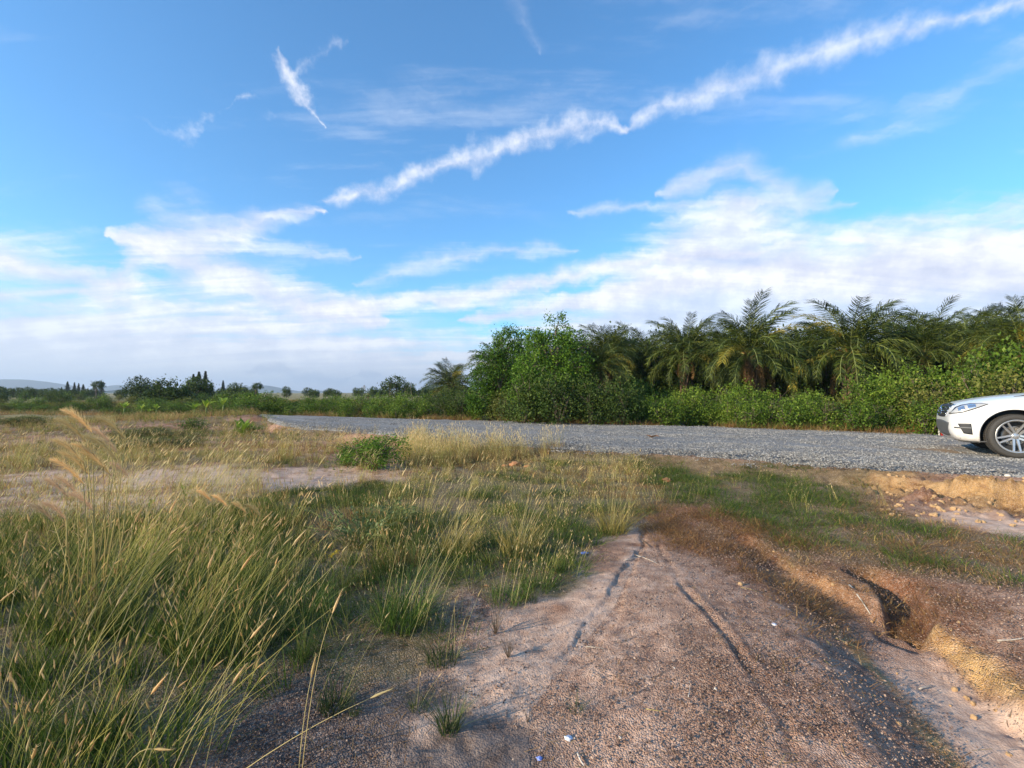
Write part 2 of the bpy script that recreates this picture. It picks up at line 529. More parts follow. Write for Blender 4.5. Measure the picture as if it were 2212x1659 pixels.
class Geo:
    """collects vertices and faces of one mesh"""
    def __init__(s):
        s.v, s.f, s.n, s.mi, s.at = [], [], [], [], {}

    def add(s, verts, faces, mi=0, **at):
        verts = np.asarray(verts, float).reshape(-1, 3)
        base = sum(len(a) for a in s.v)
        s.v.append(verts)
        for f in faces:
            s.f.extend(int(i) + base for i in f)
            s.n.append(len(f))
            s.mi.append(mi)
        for k, val in at.items():
            s.at.setdefault(k, []).append(np.full(len(verts), val) if np.isscalar(val) else np.asarray(val))

    def mesh(s, name, mats, smooth=True):
        V = np.concatenate(s.v)
        at = {k: np.concatenate(v) for k, v in s.at.items()}
        return new_mesh(name, V, s.f, s.n, mats, s.mi, smooth, at)

    def tube(s, pts, rads, sides=6, mi=0, cap=True, **at):
        pts = [Vector(p) for p in pts]
        V = []
        up = Vector((0, 0, 1))
        for i, p in enumerate(pts):
            t = (pts[min(i + 1, len(pts) - 1)] - pts[max(i - 1, 0)]).normalized()
            a = t.cross(up)
            if a.length < 0.05:
                a = t.cross(Vector((1, 0, 0)))
            a.normalize()
            b = t.cross(a)
            for k in range(sides):
                w = 2 * math.pi * k / sides
                V.append(p + (a * math.cos(w) + b * math.sin(w)) * rads[i])
        F = []
        for i in range(len(pts) - 1):
            for k in range(sides):
                k2 = (k + 1) % sides
                F.append((i * sides + k, i * sides + k2, (i + 1) * sides + k2, (i + 1) * sides + k))
        if cap:
            F.append(tuple(range(sides))[::-1])
            F.append(tuple((len(pts) - 1) * sides + k for k in range(sides)))
        s.add([tuple(v) for v in V], F, mi, **at)


def new_mat(name):
    m = bpy.data.materials.new(name)
    m.use_nodes = True
    m.node_tree.nodes.clear()
    return m, NT(m.node_tree)


def finish(T, color, rough=0.85, bump=None, bump_d=0.02, strength=0.8, spec=0.3, trans=0.0, metal=0.0, coat=0.0):
    inp = {'Base Color': color, 'Roughness': rough, 'Specular IOR Level': spec, 'Metallic': metal, 'Coat Weight': coat}
    b = T.n('ShaderNodeBsdfPrincipled', inp)
    if bump is not None:
        bm = T.n('ShaderNodeBump', {'Height': bump, 'Distance': bump_d, 'Strength': strength})
        T.t.links.new(bm.outputs[0], b.inputs['Normal'])
    out = b.outputs[0]
    if trans:
        tr = T.n('ShaderNodeBsdfTranslucent', {'Color': color})
        out = T.n('ShaderNodeMixShader', (trans, out, tr.outputs[0])).outputs[0]
    T.n('ShaderNodeOutputMaterial', {'Surface': out})


def attr(T, name, kind='GEOMETRY'):
    nd = T.n('ShaderNodeAttribute')
    nd.attribute_name = name
    nd.attribute_type = kind
    return nd


def ground_material():
    m, T = new_mat('earth')
    pos = T.n('ShaderNodeNewGeometry').outputs['Position']
    A = {k: attr(T, k).outputs['Fac'] for k in ('w_pink', 'w_sand', 'w_dark', 'w_grass', 'w_rust', 'w_far')}
    n0 = T.noise(pos, 1.3, 5, 0.6)
    n1 = T.noise(pos, 9.0, 6, 0.68)
    n2 = T.noise(pos, 60.0, 4, 0.7)
    vor = T.n('ShaderNodeTexVoronoi', {'Vector': pos, 'Scale': 120.0}, feature='F1')
    vord = vor.outputs['Distance']
    vorc = vor.outputs['Color']
    base = T.ramp(n1, [(0.30, (0.22, 0.125, 0.090)), (0.46, (0.41, 0.230, 0.150)), (0.64, (0.63, 0.410, 0.295))])
    base = T.mix(T.sst(n0, 0.48, 0.62, 0, 0.75), base, T.ramp(n1, [(0.3, (0.15, 0.075, 0.048)), (0.65, (0.38, 0.215, 0.14))]))
    pink = T.ramp(n1, [(0.3, (0.43, 0.270, 0.190)), (0.6, (0.64, 0.455, 0.340))])
    sand = T.ramp(n1, [(0.3, (0.34, 0.175, 0.065)), (0.6, (0.60, 0.37, 0.155))])
    rust = T.ramp(n1, [(0.3, (0.15, 0.060, 0.030)), (0.62, (0.33, 0.155, 0.080))])
    dark = T.ramp(n1, [(0.3, (0.055, 0.043, 0.038)), (0.62, (0.16, 0.125, 0.110))])
    grass = T.ramp(n1, [(0.3, (0.10, 0.085, 0.040)), (0.62, (0.22, 0.17, 0.085))])
    far = T.ramp(n0, [(0.35, (0.17, 0.16, 0.06)), (0.6, (0.34, 0.27, 0.12))])
    c = T.mix(A['w_pink'], base, pink)
    c = T.mix(A['w_rust'], c, rust)
    c = T.mix(A['w_sand'], c, sand)
    c = T.mix(A['w_dark'], c, dark)
    c = T.mix(A['w_grass'], c, grass)
    c = T.mix(A['w_far'], c, far)
    # crumbs: some pale, some dark
    vs = T.n('ShaderNodeSeparateXYZ', (vorc,)).outputs
    smooth = T.m('MULTIPLY', A['w_pink'], 0.8)
    am = T.m('SUBTRACT', 1.0, smooth)
    crumb = T.m('MULTIPLY', T.sst(vs[0], 0.62, 0.95), am)
    c = T.mix(T.m('MULTIPLY', crumb, 0.55), c, T.mix(0.5, c, (0.62, 0.52, 0.44)))
    darkc = T.m('MULTIPLY', T.sst(vs[1], 0.72, 0.98), am)
    c = T.mix(T.m('MULTIPLY', darkc, 0.5), c, (0.10, 0.062, 0.045))
    c = T.mix(T.sst(n2, 0.52, 0.72, 0, 0.4), c, T.mix(0.5, c, (0.09, 0.06, 0.045)))
    h = T.m('ADD', T.m('MULTIPLY', T.m('SUBTRACT', 1.0, vord), T.m('MULTIPLY', am, 0.55)), T.m('ADD', T.m('MULTIPLY', n1, 0.9), T.m('MULTIPLY', n2, 0.35)))
    finish(T, c, 0.92, h, 0.017, 1.0, 0.12)
    return m


def build_ground():
    fr = np.linspace(R(-57), R(57), 640)
    rest = np.linspace(R(57), R(303), 80)[1:-1]
    th = np.concatenate([fr, rest])
    r1 = np.geomspace(0.9, 26, 400)
    r2 = np.geomspace(26, 9000, 46)[1:]
    rr = np.concatenate([r1, r2])
    TH, RR = np.meshgrid(th, rr)
    X, Y = (RR * np.sin(TH)).ravel(), (RR * np.cos(TH)).ravel()
    X = np.append(X, 0.0)
    Y = np.append(Y, 0.0)
    Z = height(X, Y)
    c = cover(X, Y)
    n1, n2 = c['n1'], c['n2']
    r = np.hypot(X, Y)
    grass = np.clip(c['gr'] * 0.75 + c['gc'] * 0.9 + c['gL'] * 0.9, 0, 1) * (1 - c['road'])
    left = ss(-X, 1, 4) * ss(Y, 5.5, 8)
    fgrass = left * (1 - c['field']) * ss(fbm(X + 0.2 * Y, Y * 1.8, 2.6, 4, 131), 0.47, 0.58) * ss(Y, 6, 8)
    pink = np.clip(c['pink'] + c['field'] * (.35 + .5 * ss(n2, .4, .6)) + c['silt'] * 0.8 + c['gfloor'] * (1 - ss(Y, 2.5, 3.1)) + left * (1 - fgrass) * .45, 0, 1)
    sand = np.clip(c['gully'] * (1 - c['gfloor']) * ss(n1, 0.42, 0.52) * (1 - .7 * ss(Y, 2.9, 3.4)) + c['scarp'] * ss(n1, 0.40, 0.55) * .85, 0, 1)
    # dark pebbly soil: bottom middle and the near bank of the gully
    dl = poly_mask(X + (n1 - .5), Y + (n2 - .5), gl([(430, 1800), (420, 1560), (520, 1480), (760, 1420), (900, 1500), (1040, 1560), (1120, 1659), (1150, 1900)]), 0.15)
    gx, _, gs = seg_dist(X, Y, GULLY)
    dl2 = np.where(gs < 0, 1 - ss(gx + 0.4 * (n1 - .5), 0.30, 0.52), 0) * (1 - c['gfloor'])
    dark = np.clip(dl * 0.85 + dl2 * 0.40, 0, 1) * (1 - sand)
    rust = np.clip(ss(n1, 0.56, 0.66) * 0.7 + 0.9 * (1 - ss(seg_dist(X, Y, GULLY)[0], .5, .8)) * ss(Y, 2.9, 3.5) + c['gr'] * 0.3 + c['scarp'] * .5 + .8 * poly_mask(X + (n1 - .5) * .6, Y, gl([(1400, 1090), (1500, 1085), (1570, 1110), (1620, 1170), (1640, 1200), (1540, 1215), (1430, 1195), (1400, 1150)]), .2) + .45 * left * (1 - c['field']) + ss(Y, 9, 12) * ss(-X, 1, 3) * ss(n2, 0.45, 0.6) * 0.4, 0, 1) * (1 - c['gfloor'])
    far = ss(r, 26, 45) * (1 - c['road'])
    # closed sheet: rings joined round and a fan to the centre
    nr, nt_ = len(rr), len(th)
    idx = np.arange(nr * nt_).reshape(nr, nt_)
    nxt = np.roll(idx, -1, axis=1)
    quads = np.stack([idx[:-1], idx[1:], nxt[1:], nxt[:-1]], -1).reshape(-1, 4)
    tri = np.stack([np.full(nt_, nr * nt_), idx[0], nxt[0]], -1)
    flat = np.concatenate([quads.ravel(), tri.ravel()])
    sizes = np.concatenate([np.full(len(quads), 4), np.full(len(tri), 3)])
    me = new_mesh('ground', np.stack([X, Y, Z], -1), flat, sizes, [ground_material()], None, True,
                  dict(w_pink=pink, w_sand=sand, w_dark=dark, w_grass=np.clip(grass + fgrass * .8, 0, 1), w_rust=rust, w_far=far))
    o = link('ground', me)
    tag(o, kind='structure')
    return o


build_ground()


# ------------------------------------------------------------------ gravel road
def gravel_base_material():
    m, T = new_mat('gravel_bed')
    pos = T.n('ShaderNodeNewGeometry').outputs['Position']
    v = T.n('ShaderNodeTexVoronoi', {'Vector': pos, 'Scale': 26.0}, feature='F1')
    v2 = T.n('ShaderNodeTexVoronoi', {'Vector': pos, 'Scale': 60.0}, feature='F1')
    g = T.n('ShaderNodeSeparateXYZ', (v.outputs['Color'],)).outputs[0]
    g2 = T.n('ShaderNodeSeparateXYZ', (v2.outputs['Color'],)).outputs[0]
    n = T.noise(pos, 0.7, 4, 0.6)
    w = attr(T, 'worn').outputs['Fac']
    c = T.ramp(T.m('ADD', T.m('MULTIPLY', g, 0.5), T.m('MULTIPLY', g2, 0.5)), [(0.2, (0.10, 0.10, 0.105)), (0.5, (0.20, 0.192, 0.18)), (0.85, (0.40, 0.38, 0.35))])
    c = T.mix(T.m('MULTIPLY', w, 0.7), c, T.ramp(n, [(0.3, (0.24, 0.235, 0.235)), (0.7, (0.34, 0.335, 0.325))]))
    b = attr(T, 'brown').outputs['Fac']
    c = T.mix(b, c, (0.34, 0.22, 0.12))
    h = T.m('ADD', T.m('MULTIPLY', v.outputs['Distance'], -0.8), T.m('MULTIPLY', v2.outputs['Distance'], -0.5))
    finish(T, c, 0.9, h, 0.03, 1.0, 0.2)
    return m


def road_worn(x, y):
    """1 in the wheel tracks, 0 on the loose gravel"""
    yn, yf = road_near(x), road_far(x)
    t = (y - yn) / np.maximum(yf - yn, 0.5) + 0.06 * (fbm(x, y, 2.0, 3, 141) - 0.5)
    g = lambda c_, s_: np.exp(-((t - c_) / s_) ** 2)
    return np.clip(g(0.36, 0.10) * 0.9 + g(0.63, 0.07) + g(0.93, 0.08) * 0.8, 0, 1)


def build_road():
    xs = np.concatenate([np.linspace(_nx.min() - .3, 22, 420), np.linspace(22, 50, 40)[1:]])
    ts = np.linspace(0, 1, 60)
    XX, TT = np.meshgrid(xs, ts)
    yn, yf = np.minimum(road_near(XX), road_far(XX)) - 0.9, road_far(XX) + 0.35
    YY = yn + (yf - yn) * TT
    X, Y = XX.ravel(), YY.ravel()
    edge = np.minimum(TT, 1 - TT).ravel()
    e = fbm(X, Y, 1.3, 4, 71) - 0.5
    inn = ss(Y - road_near(X) + 0.8 * e, -0.05, 0.40) * (1 - ss(Y - road_far(X) + 0.5 * (fbm(X, Y, .9, 4, 101) - .5), -0.15, 0.25))
    worn = road_worn(X, Y)
    rut = fbm(X * 1.0, Y * 3.0, 0.8, 4, 151) - 0.5
    Z = height(X, Y) * 1.0
    Z = Z + (-0.30 * (1 - ss(inn, 0.0, 0.25)) - 0.05 * ss(inn, 0.0, 0.25) + 0.085 * inn) + inn * (0.035 * (1 - worn) + 0.03 * rut * (1 - worn) + 0.012 * (fbm(X, Y, 0.25, 3, 161) - .5))
    # slanting slump marks on the near shoulder
    for (a, b), (c_, d_) in (((1440, 996), (1500, 978)), ((1560, 1000), (1610, 982)), ((1650, 1006), (1720, 986)), ((1690, 1008), (1760, 990))):
        p = gl([(a, b), (c_, d_)], ROAD_Z)
        d, t, s = seg_dist(X, Y, p)
        Z = Z - 0.06 * np.exp(-(d / 0.07) ** 2) * inn
    brown = np.clip(ss(fbm(X, Y, .8, 4, 171), 0.5, 0.62) * np.exp(-(np.hypot(X - G(2060, 985, .26)[0], (Y - G(2060, 985, .26)[1]) * 1.3) / 1.4) ** 2) * 1.2, 0, 0.8)
    n1, n2 = len(ts), len(xs)
    idx = np.arange(n1 * n2).reshape(n1, n2)
    quads = np.stack([idx[:-1, :-1], idx[:-1, 1:], idx[1:, 1:], idx[1:, :-1]], -1).reshape(-1, 4)
    me = new_mesh('gravel_road', np.stack([X, Y, Z], -1), quads, 4, [gravel_base_material()], None, True, dict(worn=worn, brown=brown))
    o = link('gravel_road', me)
    tag(o, kind='structure')
    return X, Y, Z, inn, worn


build_road()


def road_z(x, y):
    worn = road_worn(x, y)
    return height(x, y) + 0.035 + 0.035 * (1 - worn) + 0.03 * (fbm(x, y * 3.0, 0.8, 4, 151) - .5) * (1 - worn)


# ------------------------------------------------------------------ plant materials
def leaf_material(name, stops, tint_lo=(0.7, 0.75, 0.6), tint_hi=(1.25, 1.2, 1.0), trans=0.26, rough=0.6, spec=0.18, instancer=False, noise_scale=0.8):
    m, T = new_mat(name)
    v = attr(T, 'v').outputs['Fac']
    pos = T.n('ShaderNodeNewGeometry').outputs['Position']
    n = T.noise(pos, noise_scale, 3, 0.6)
    rnd = T.n('ShaderNodeObjectInfo').outputs['Random']
    f = T.m('ADD', T.m('MULTIPLY', v, 0.72), T.m('MULTIPLY', n, 0.28))
    if instancer:
        f = T.m('ADD', T.m('MULTIPLY', v, 0.45), T.m('MULTIPLY', attr(T, 'tint', 'INSTANCER').outputs['Fac'], 0.55))
    c = T.ramp(f, stops)
    t = T.mix(rnd, tint_lo, tint_hi)
    c = T.mix(1.0, c, t, 'MULTIPLY')
    finish(T, c, rough, None, spec=spec, trans=trans)
    return m


MAT = {}
MAT['shrub'] = leaf_material('shrub_leaf', [(0.12, (0.018, 0.036, 0.008)), (0.42, (0.070, 0.125, 0.017)), (0.66, (0.15, 0.235, 0.030)), (0.92, (0.32, 0.36, 0.075))])  # dark stops put the hedge's shadowed clumps into the leaf colour
MAT['shrub_olive'] = leaf_material('olive_leaf', [(0.12, (0.030, 0.040, 0.010)), (0.5, (0.125, 0.145, 0.032)), (0.9, (0.32, 0.29, 0.09))])
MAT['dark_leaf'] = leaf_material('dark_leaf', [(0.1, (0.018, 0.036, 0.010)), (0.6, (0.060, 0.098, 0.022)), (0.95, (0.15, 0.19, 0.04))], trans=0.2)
MAT['tree'] = leaf_material('tree_leaf', [(0.1, (0.028, 0.065, 0.012)), (0.5, (0.080, 0.165, 0.020)), (0.9, (0.19, 0.30, 0.035))])
MAT['palm'] = leaf_material('palm_leaf', [(0.1, (0.012, 0.023, 0.007)), (0.55, (0.046, 0.068, 0.011)), (0.80, (0.125, 0.150, 0.024)), (0.98, (0.34, 0.32, 0.050))], (0.7, 0.75, 0.75), (1.15, 1.15, 0.9), 0.14, 0.55, 0.22)  # low stops paint in the crown's shade, top stop its highlights
MAT['palm_yellow'] = leaf_material('palm_leaf_yellow', [(0.1, (0.20, 0.17, 0.03)), (0.6, (0.36, 0.30, 0.05)), (0.95, (0.45, 0.33, 0.08))])
MAT['palm_dead'] = leaf_material('palm_leaf_dead', [(0.1, (0.14, 0.075, 0.035)), (0.6, (0.30, 0.17, 0.080)), (0.95, (0.42, 0.28, 0.15))])
MAT['conifer'] = leaf_material('conifer_needles', [(0.1, (0.015, 0.030, 0.020)), (0.6, (0.040, 0.062, 0.036)), (0.95, (0.08, 0.10, 0.055))], trans=0.1)
MAT['banana'] = leaf_material('banana_leaf', [(0.1, (0.12, 0.22, 0.03)), (0.6, (0.24, 0.36, 0.05)), (0.95, (0.42, 0.46, 0.10))], trans=0.4)
MAT['grass_green'] = leaf_material('green_grass', [(0.1, (0.028, 0.062, 0.012)), (0.42, (0.085, 0.140, 0.024)), (0.66, (0.22, 0.235, 0.055)), (0.92, (0.42, 0.33, 0.13))], trans=0.35, instancer=True)
MAT['grass_dry'] = leaf_material('dry_grass', [(0.1, (0.15, 0.070, 0.032)), (0.42, (0.29, 0.155, 0.072)), (0.7, (0.45, 0.29, 0.14)), (0.95, (0.62, 0.45, 0.24))], trans=0.35, instancer=True)
MAT['seed'] = leaf_material('seed_heads', [(0.1, (0.46, 0.30, 0.15)), (0.5, (0.66, 0.50, 0.29)), (0.95, (0.80, 0.70, 0.50))], trans=0.45, instancer=True)
MAT['stalk'] = leaf_material('grass_stalks', [(0.1, (0.26, 0.27, 0.06)), (0.5, (0.48, 0.42, 0.14)), (0.95, (0.70, 0.56, 0.28))], trans=0.3, instancer=True)
MAT['plume_pink'] = leaf_material('pink_plumes', [(0.1, (0.46, 0.30, 0.22)), (0.95, (0.72, 0.55, 0.42))], trans=0.5)


def bark_material(name, a, b, scale=14):
    m, T = new_mat(name)
    pos = T.n('ShaderNodeTexCoord').outputs['Object']
    mp = T.n('ShaderNodeMapping', {'Vector': pos, 'Scale': (1, 1, 0.25)}).outputs[0]
    n = T.noise(mp, scale, 5, 0.7)
    finish(T, T.ramp(n, [(0.3, a), (0.7, b)]), 0.9, n, 0.02, 0.8, 0.2)
    return m


MAT['bark'] = bark_material('bark', (0.06, 0.045, 0.035), (0.20, 0.16, 0.12))
MAT['palm_bark'] = bark_material('palm_bark', (0.07, 0.045, 0.03), (0.24, 0.15, 0.09), 9)
MAT['twig'] = bark_material('twig', (0.10, 0.075, 0.055), (0.26, 0.20, 0.15), 30)
MAT['orange_base'] = bark_material('frond_base', (0.20, 0.09, 0.03), (0.46, 0.24, 0.08), 20)
MAT['stem_green'] = bark_material('green_stem', (0.10, 0.14, 0.04), (0.26, 0.28, 0.10), 12)


# ------------------------------------------------------------------ leaf scatter (vectorised)
def leaf_quads(P, size, up=0.4, aspect=0.55, out=None, fold=0.0, r=rng):
    """one pointed leaf (4 vertices) at every point of P; returns vertices, faces, a random value per vertex"""
    n = len(P)
    d = r.normal(size=(n, 3))
    if out is not None:
        d = d * 0.7 + out
    d[:, 2] += r.normal(size=n) * 0.2 - 0.1
    d /= np.linalg.norm(d, axis=1)[:, None] + 1e-9
    nn = r.normal(size=(n, 3))
    nn[:, 2] += up * 3
    w = np.cross(d, nn)
    w /= np.linalg.norm(w, axis=1)[:, None] + 1e-9
    s = size * r.uniform(0.6, 1.3, n)[:, None]
    a = P - d * s * 0.5
    b = P + w * s * aspect * 0.5
    c = P + d * s * 0.5
    e = P - w * s * aspect * 0.5
    V = np.stack([a, b, c, e], 1).reshape(-1, 3)
    F = np.arange(n * 4).reshape(-1, 4)
    v = np.repeat(r.uniform(0, 1, n), 4)
    return V, F, v


def merge(parts):
    V, F, S, A, M = [], [], [], [], []
    b = 0
    for v, f, a, mi in parts:
        V.append(v)
        f = np.asarray(f)
        F.append((f + b).ravel())
        S.append(np.full(len(f), f.shape[1]))
        A.append(a)
        M.append(np.full(len(f), mi))
        b += len(v)
    return np.concatenate(V), np.concatenate(F), np.concatenate(S), np.concatenate(A), np.concatenate(M)


def crown_points(lobes, n_cl, n_leaf, cl_r, r=rng, hollow=0.55):
    """leaf positions in clusters near the surface of a union of ellipsoids (cx,cy,cz,rx,ry,rz)"""
    lobes = np.array(lobes, float)
    vol = lobes[:, 3] * lobes[:, 4] + lobes[:, 3] * lobes[:, 5]
    k = r.choice(len(lobes), n_cl, p=vol / vol.sum())
    d = r.normal(size=(n_cl, 3))
    d /= np.linalg.norm(d, axis=1)[:, None]
    rad = r.uniform(hollow, 1.0, n_cl) ** 0.6
    C = lobes[k, :3] + d * lobes[k, 3:] * rad[:, None]
    P = np.repeat(C, n_leaf, 0) + r.normal(size=(n_cl * n_leaf, 3)) * cl_r * np.repeat(r.uniform(0.6, 1.3, n_cl), n_leaf)[:, None]
    out = np.repeat(d, n_leaf, 0)
    cv = np.repeat(r.uniform(0, 1, n_cl), n_leaf)
    return P, out, cv


def shrub_mesh(name, seed, w, h, n_cl, n_leaf, leaf, mat, lob=7, sprout=0.3):
    r = np.random.default_rng(seed)
    lobes = []
    for i in range(lob):
        a = r.uniform(0, 2 * math.pi)
        q = r.uniform(0, 0.30) * w
        rz = r.uniform(0.22, 0.36) * h
        rx = r.uniform(0.20, 0.32) * w
        cz = min(r.uniform(0.30, 0.72) * h, h - rz)
        lobes.append((q * math.cos(a), q * math.sin(a), cz, rx, rx, rz))
    lobes.append((0, 0, 0.28 * h, 0.42 * w, 0.42 * w, 0.26 * h))
    P, out, cv = crown_points(lobes, n_cl, n_leaf, leaf * 1.9, r, 0.4)
    # shoots standing out of the outline
    ns = int(n_cl * sprout)
    sp, so = [], []
    for i in range(ns):
        l = lobes[r.integers(len(lobes))]
        a = r.uniform(0, 2 * math.pi)
        el = r.uniform(0.2, 1.4)
        dv = np.array([math.cos(a) * math.cos(el), math.sin(a) * math.cos(el), math.sin(el)])
        base = np.array(l[:3]) + dv * np.array(l[3:]) * 0.95
        L = r.uniform(0.12, 0.30) * h * 0.6
        dv2 = dv + np.array([0, 0, 0.6])
        dv2 /= np.linalg.norm(dv2)
        for t in np.linspace(0, 1, 9):
            sp.append(base + dv2 * L * t + r.normal(size=3) * leaf * 0.5)
            so.append(dv2)
    if sp:
        P = np.concatenate([P, np.array(sp)])
        out = np.concatenate([out, np.array(so)])
        cv = np.concatenate([cv, r.uniform(0.5, 1, len(sp))])
    P[:, 2] = np.maximum(P[:, 2], 0.02)
    V, F, v = leaf_quads(P, leaf, 0.35, 0.62, out * 0.6, r=r)
    v = v * 0.38 + np.repeat(cv, 4) * 0.62
    return new_mesh(name, V, F, 4, [mat], None, False, dict(v=v))


def stems_mesh(name, seed, w, h, n=9, rad=0.018, mat=None):
    r = random.Random(seed)
    g = Geo()
    for i in range(n):
        a = r.uniform(0, 6.28)
        sp = r.uniform(0.05, 0.40) * w
        top = Vector((math.cos(a) * sp, math.sin(a) * sp, h * r.uniform(0.55, 0.9)))
        mid = top * 0.5 + Vector((r.uniform(-.08, .08) * w, r.uniform(-.08, .08) * w, 0.05 * h))
        g.tube([(top.x * .1, top.y * .1, -0.05), mid, top], [rad, rad * .7, rad * .3], 5)
        for k in range(3):
            q = mid.lerp(top, r.uniform(0, .8))
            e = q + Vector((r.uniform(-.2, .2) * w, r.uniform(-.2, .2) * w, r.uniform(.05, .25) * h))
            g.tube([q, e], [rad * .5, rad * .2], 4)
    return g.mesh(name, [mat or MAT['twig']])


# ------------------------------------------------------------------ hedge and thicket shrubs
SHRUBS = {}
for i in range(4):
    SHRUBS['big%d' % i] = (shrub_mesh('leaves', 100 + i, 2.3, 2.0, 150, 26, 0.085, MAT['shrub']), stems_mesh('stems', 200 + i, 2.2, 2.0))
for i in range(3):
    SHRUBS['low%d' % i] = (shrub_mesh('leaves', 120 + i, 1.6, 1.15, 85, 24, 0.075, MAT['shrub']), stems_mesh('stems', 220 + i, 1.5, 1.1))
for i in range(2):
    SHRUBS['olive%d' % i] = (shrub_mesh('leaves', 140 + i, 2.0, 1.5, 110, 24, 0.075, MAT['shrub_olive']), stems_mesh('stems', 240 + i, 1.9, 1.4))
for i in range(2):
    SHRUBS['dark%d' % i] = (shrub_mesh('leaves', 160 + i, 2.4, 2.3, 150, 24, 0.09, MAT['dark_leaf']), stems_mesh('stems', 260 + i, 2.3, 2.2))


def put_shrub(key, x, y, s, label, group, rz=None, sz=None, cat='shrub', name='shrub', z=None):
    o = bpy.data.objects.new(name, None)
    COL.objects.link(o)
    o.location = (x, y, (HZ(x, y) if z is None else z) - 0.03)
    o.rotation_euler = (0, 0, random.uniform(0, 6.28) if rz is None else rz)
    o.scale = (s, s, sz or s)
    lv, st = SHRUBS[key]
    link('foliage', lv, o)
    link('stems', st, o)
    tag(o, label, cat, group)
    return o


_px = [-600, 480, 600, 700, 900, 1000, 1080, 1180, 1300, 1400, 1480, 1600, 1750, 1900, 2000, 2100, 2212, 2500, 3000]
_py = [845, 862, 856, 852, 851, 843, 832, 815, 818, 832, 815, 826, 838, 822, 800, 782, 765, 730, 700]


def hedge_top(x, y):
    return CAM_H + (848 - float(np.interp(CX + F_PX * x / y, _px, _py))) * y / F_PX


rs = random.Random(5)
HEDGE = [(-60, -17, 'olive shrub', 'shrubs of the thicket left of the trees'), (-17, -5.5, 'bright green bush', 'bushes of the hedge left of the trees'),
         (-5.5, 3.0, 'dark tangled bush', 'bushes under the broadleaf trees'), (3.0, 13.0, 'light green bush', 'bushes of the hedge below the palms'),
         (13.0, 30.0, 'leafy bush', 'bushes of the hedge behind the car')]
MARKS = [(430, 'left of the road bend'), (500, 'at the road bend'), (560, 'just right of the road bend'), (620, 'under the pale blue hills'), (700, 'left of the lattice mast'), (787, 'below the lattice mast'),
         (850, 'below the thin saplings'), (920, 'in front of the dark hill'), (975, 'below the lone dark palm'), (1040, 'left of the rounded tree'), (1100, 'below the rounded tree'),
         (1200, 'below the tallest broadleaf tree'), (1275, 'above the small rust coloured heap'), (1345, 'right of the tallest broadleaf tree'), (1420, 'below the shadowed palm'),
         (1476, 'below the dark spiky palm'), (1560, 'above the small golden tuft'), (1632, 'below the palm with dead fronds'), (1700, 'in the gap between the tallest palms'),
         (1775, 'above the golden spray of grass'), (1828, 'below the largest palm'), (1900, 'right of the largest palm'), (1960, 'left of the car'), (2040, 'behind the nose of the car'),
         (2120, 'behind the bonnet of the car'), (2200, 'behind the car at the right edge')]
ROWS = ('front row of the hedge', 'second row of the hedge', 'third row of the hedge', 'hindmost row of the hedge')
for row, (off, ratio) in enumerate(((0.75, 0.62), (1.9, 0.84), (3.3, 1.0), (5.0, 1.02))):
    x = -52.0
    while x < 21:
        far = x < -17
        x += rs.uniform(0.95, 1.45) * (1.0 + 0.9 * far)
        y = float(road_far(np.array([x]))[0]) + off + rs.uniform(-.35, .35) + (1.3 if row == 0 and rs.random() < .25 else 0)
        if (far and row == 0 and rs.random() < .5) or abs(x / y) > 1.22:
            continue
        ht = hedge_top(x, y) - 0.16
        ht = max(0.55, ht * ratio * rs.uniform(0.80, 1.10))
        kind_ = next(h for h in HEDGE if h[0] <= x < h[1] or h is HEDGE[-1])
        if row == 0:
            key, base = rs.choice(['low0', 'low1', 'low2', 'olive0']), 1.15
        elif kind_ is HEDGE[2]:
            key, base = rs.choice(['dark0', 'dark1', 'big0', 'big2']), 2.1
        elif kind_ is HEDGE[0]:
            key, base = rs.choice(['olive0', 'olive1', 'low0', 'big1']), 1.6
        else:
            key, base = rs.choice(['big0', 'big1', 'big2', 'big3', 'big3', 'olive1']), 2.0
        s = ht / base
        mk_ = min(MARKS, key=lambda t_: abs(t_[0] - (CX + F_PX * x / y)))[1]
        put_shrub(key, x, y, max(s, 0.75) if far else max(min(s, 1.5), .7), '%s %s, %s' % ('low ' + kind_[2].replace('light ', '').replace('olive', 'olive green') if row == 0 else kind_[2], mk_, ROWS[row]), kind_[3], sz=s)
# thicker growth behind the car at the frame's right edge
for i, (x, y) in enumerate(((13.2, 15.2), (14.6, 14.4), (15.8, 13.6), (17.0, 13.0), (14.5, 17.0), (12.2, 16.3), (18.5, 12.2), (16.2, 15.6), (17.8, 14.5))):
    h = (hedge_top(x, y) - .16) * (1.0 + .04 * (i % 3))
    put_shrub(rs.choice(['olive0', 'olive1', 'big1']), x, y, h / 2.0, 'high tangled brownish green bush behind the car at the right edge', 'high bushes behind the car', sz=h / 1.75)
# dark bushes added behind the palms to block light through the gaps
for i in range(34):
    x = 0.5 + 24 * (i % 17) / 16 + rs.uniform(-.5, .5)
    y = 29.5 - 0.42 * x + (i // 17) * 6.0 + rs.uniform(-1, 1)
    put_shrub('dark%d' % (i % 2), x, y, 1.5, 'dark bush added between the palm rows to darken the gaps', 'bushes added to darken the palm gaps', sz=rs.uniform(1.7, 2.2))


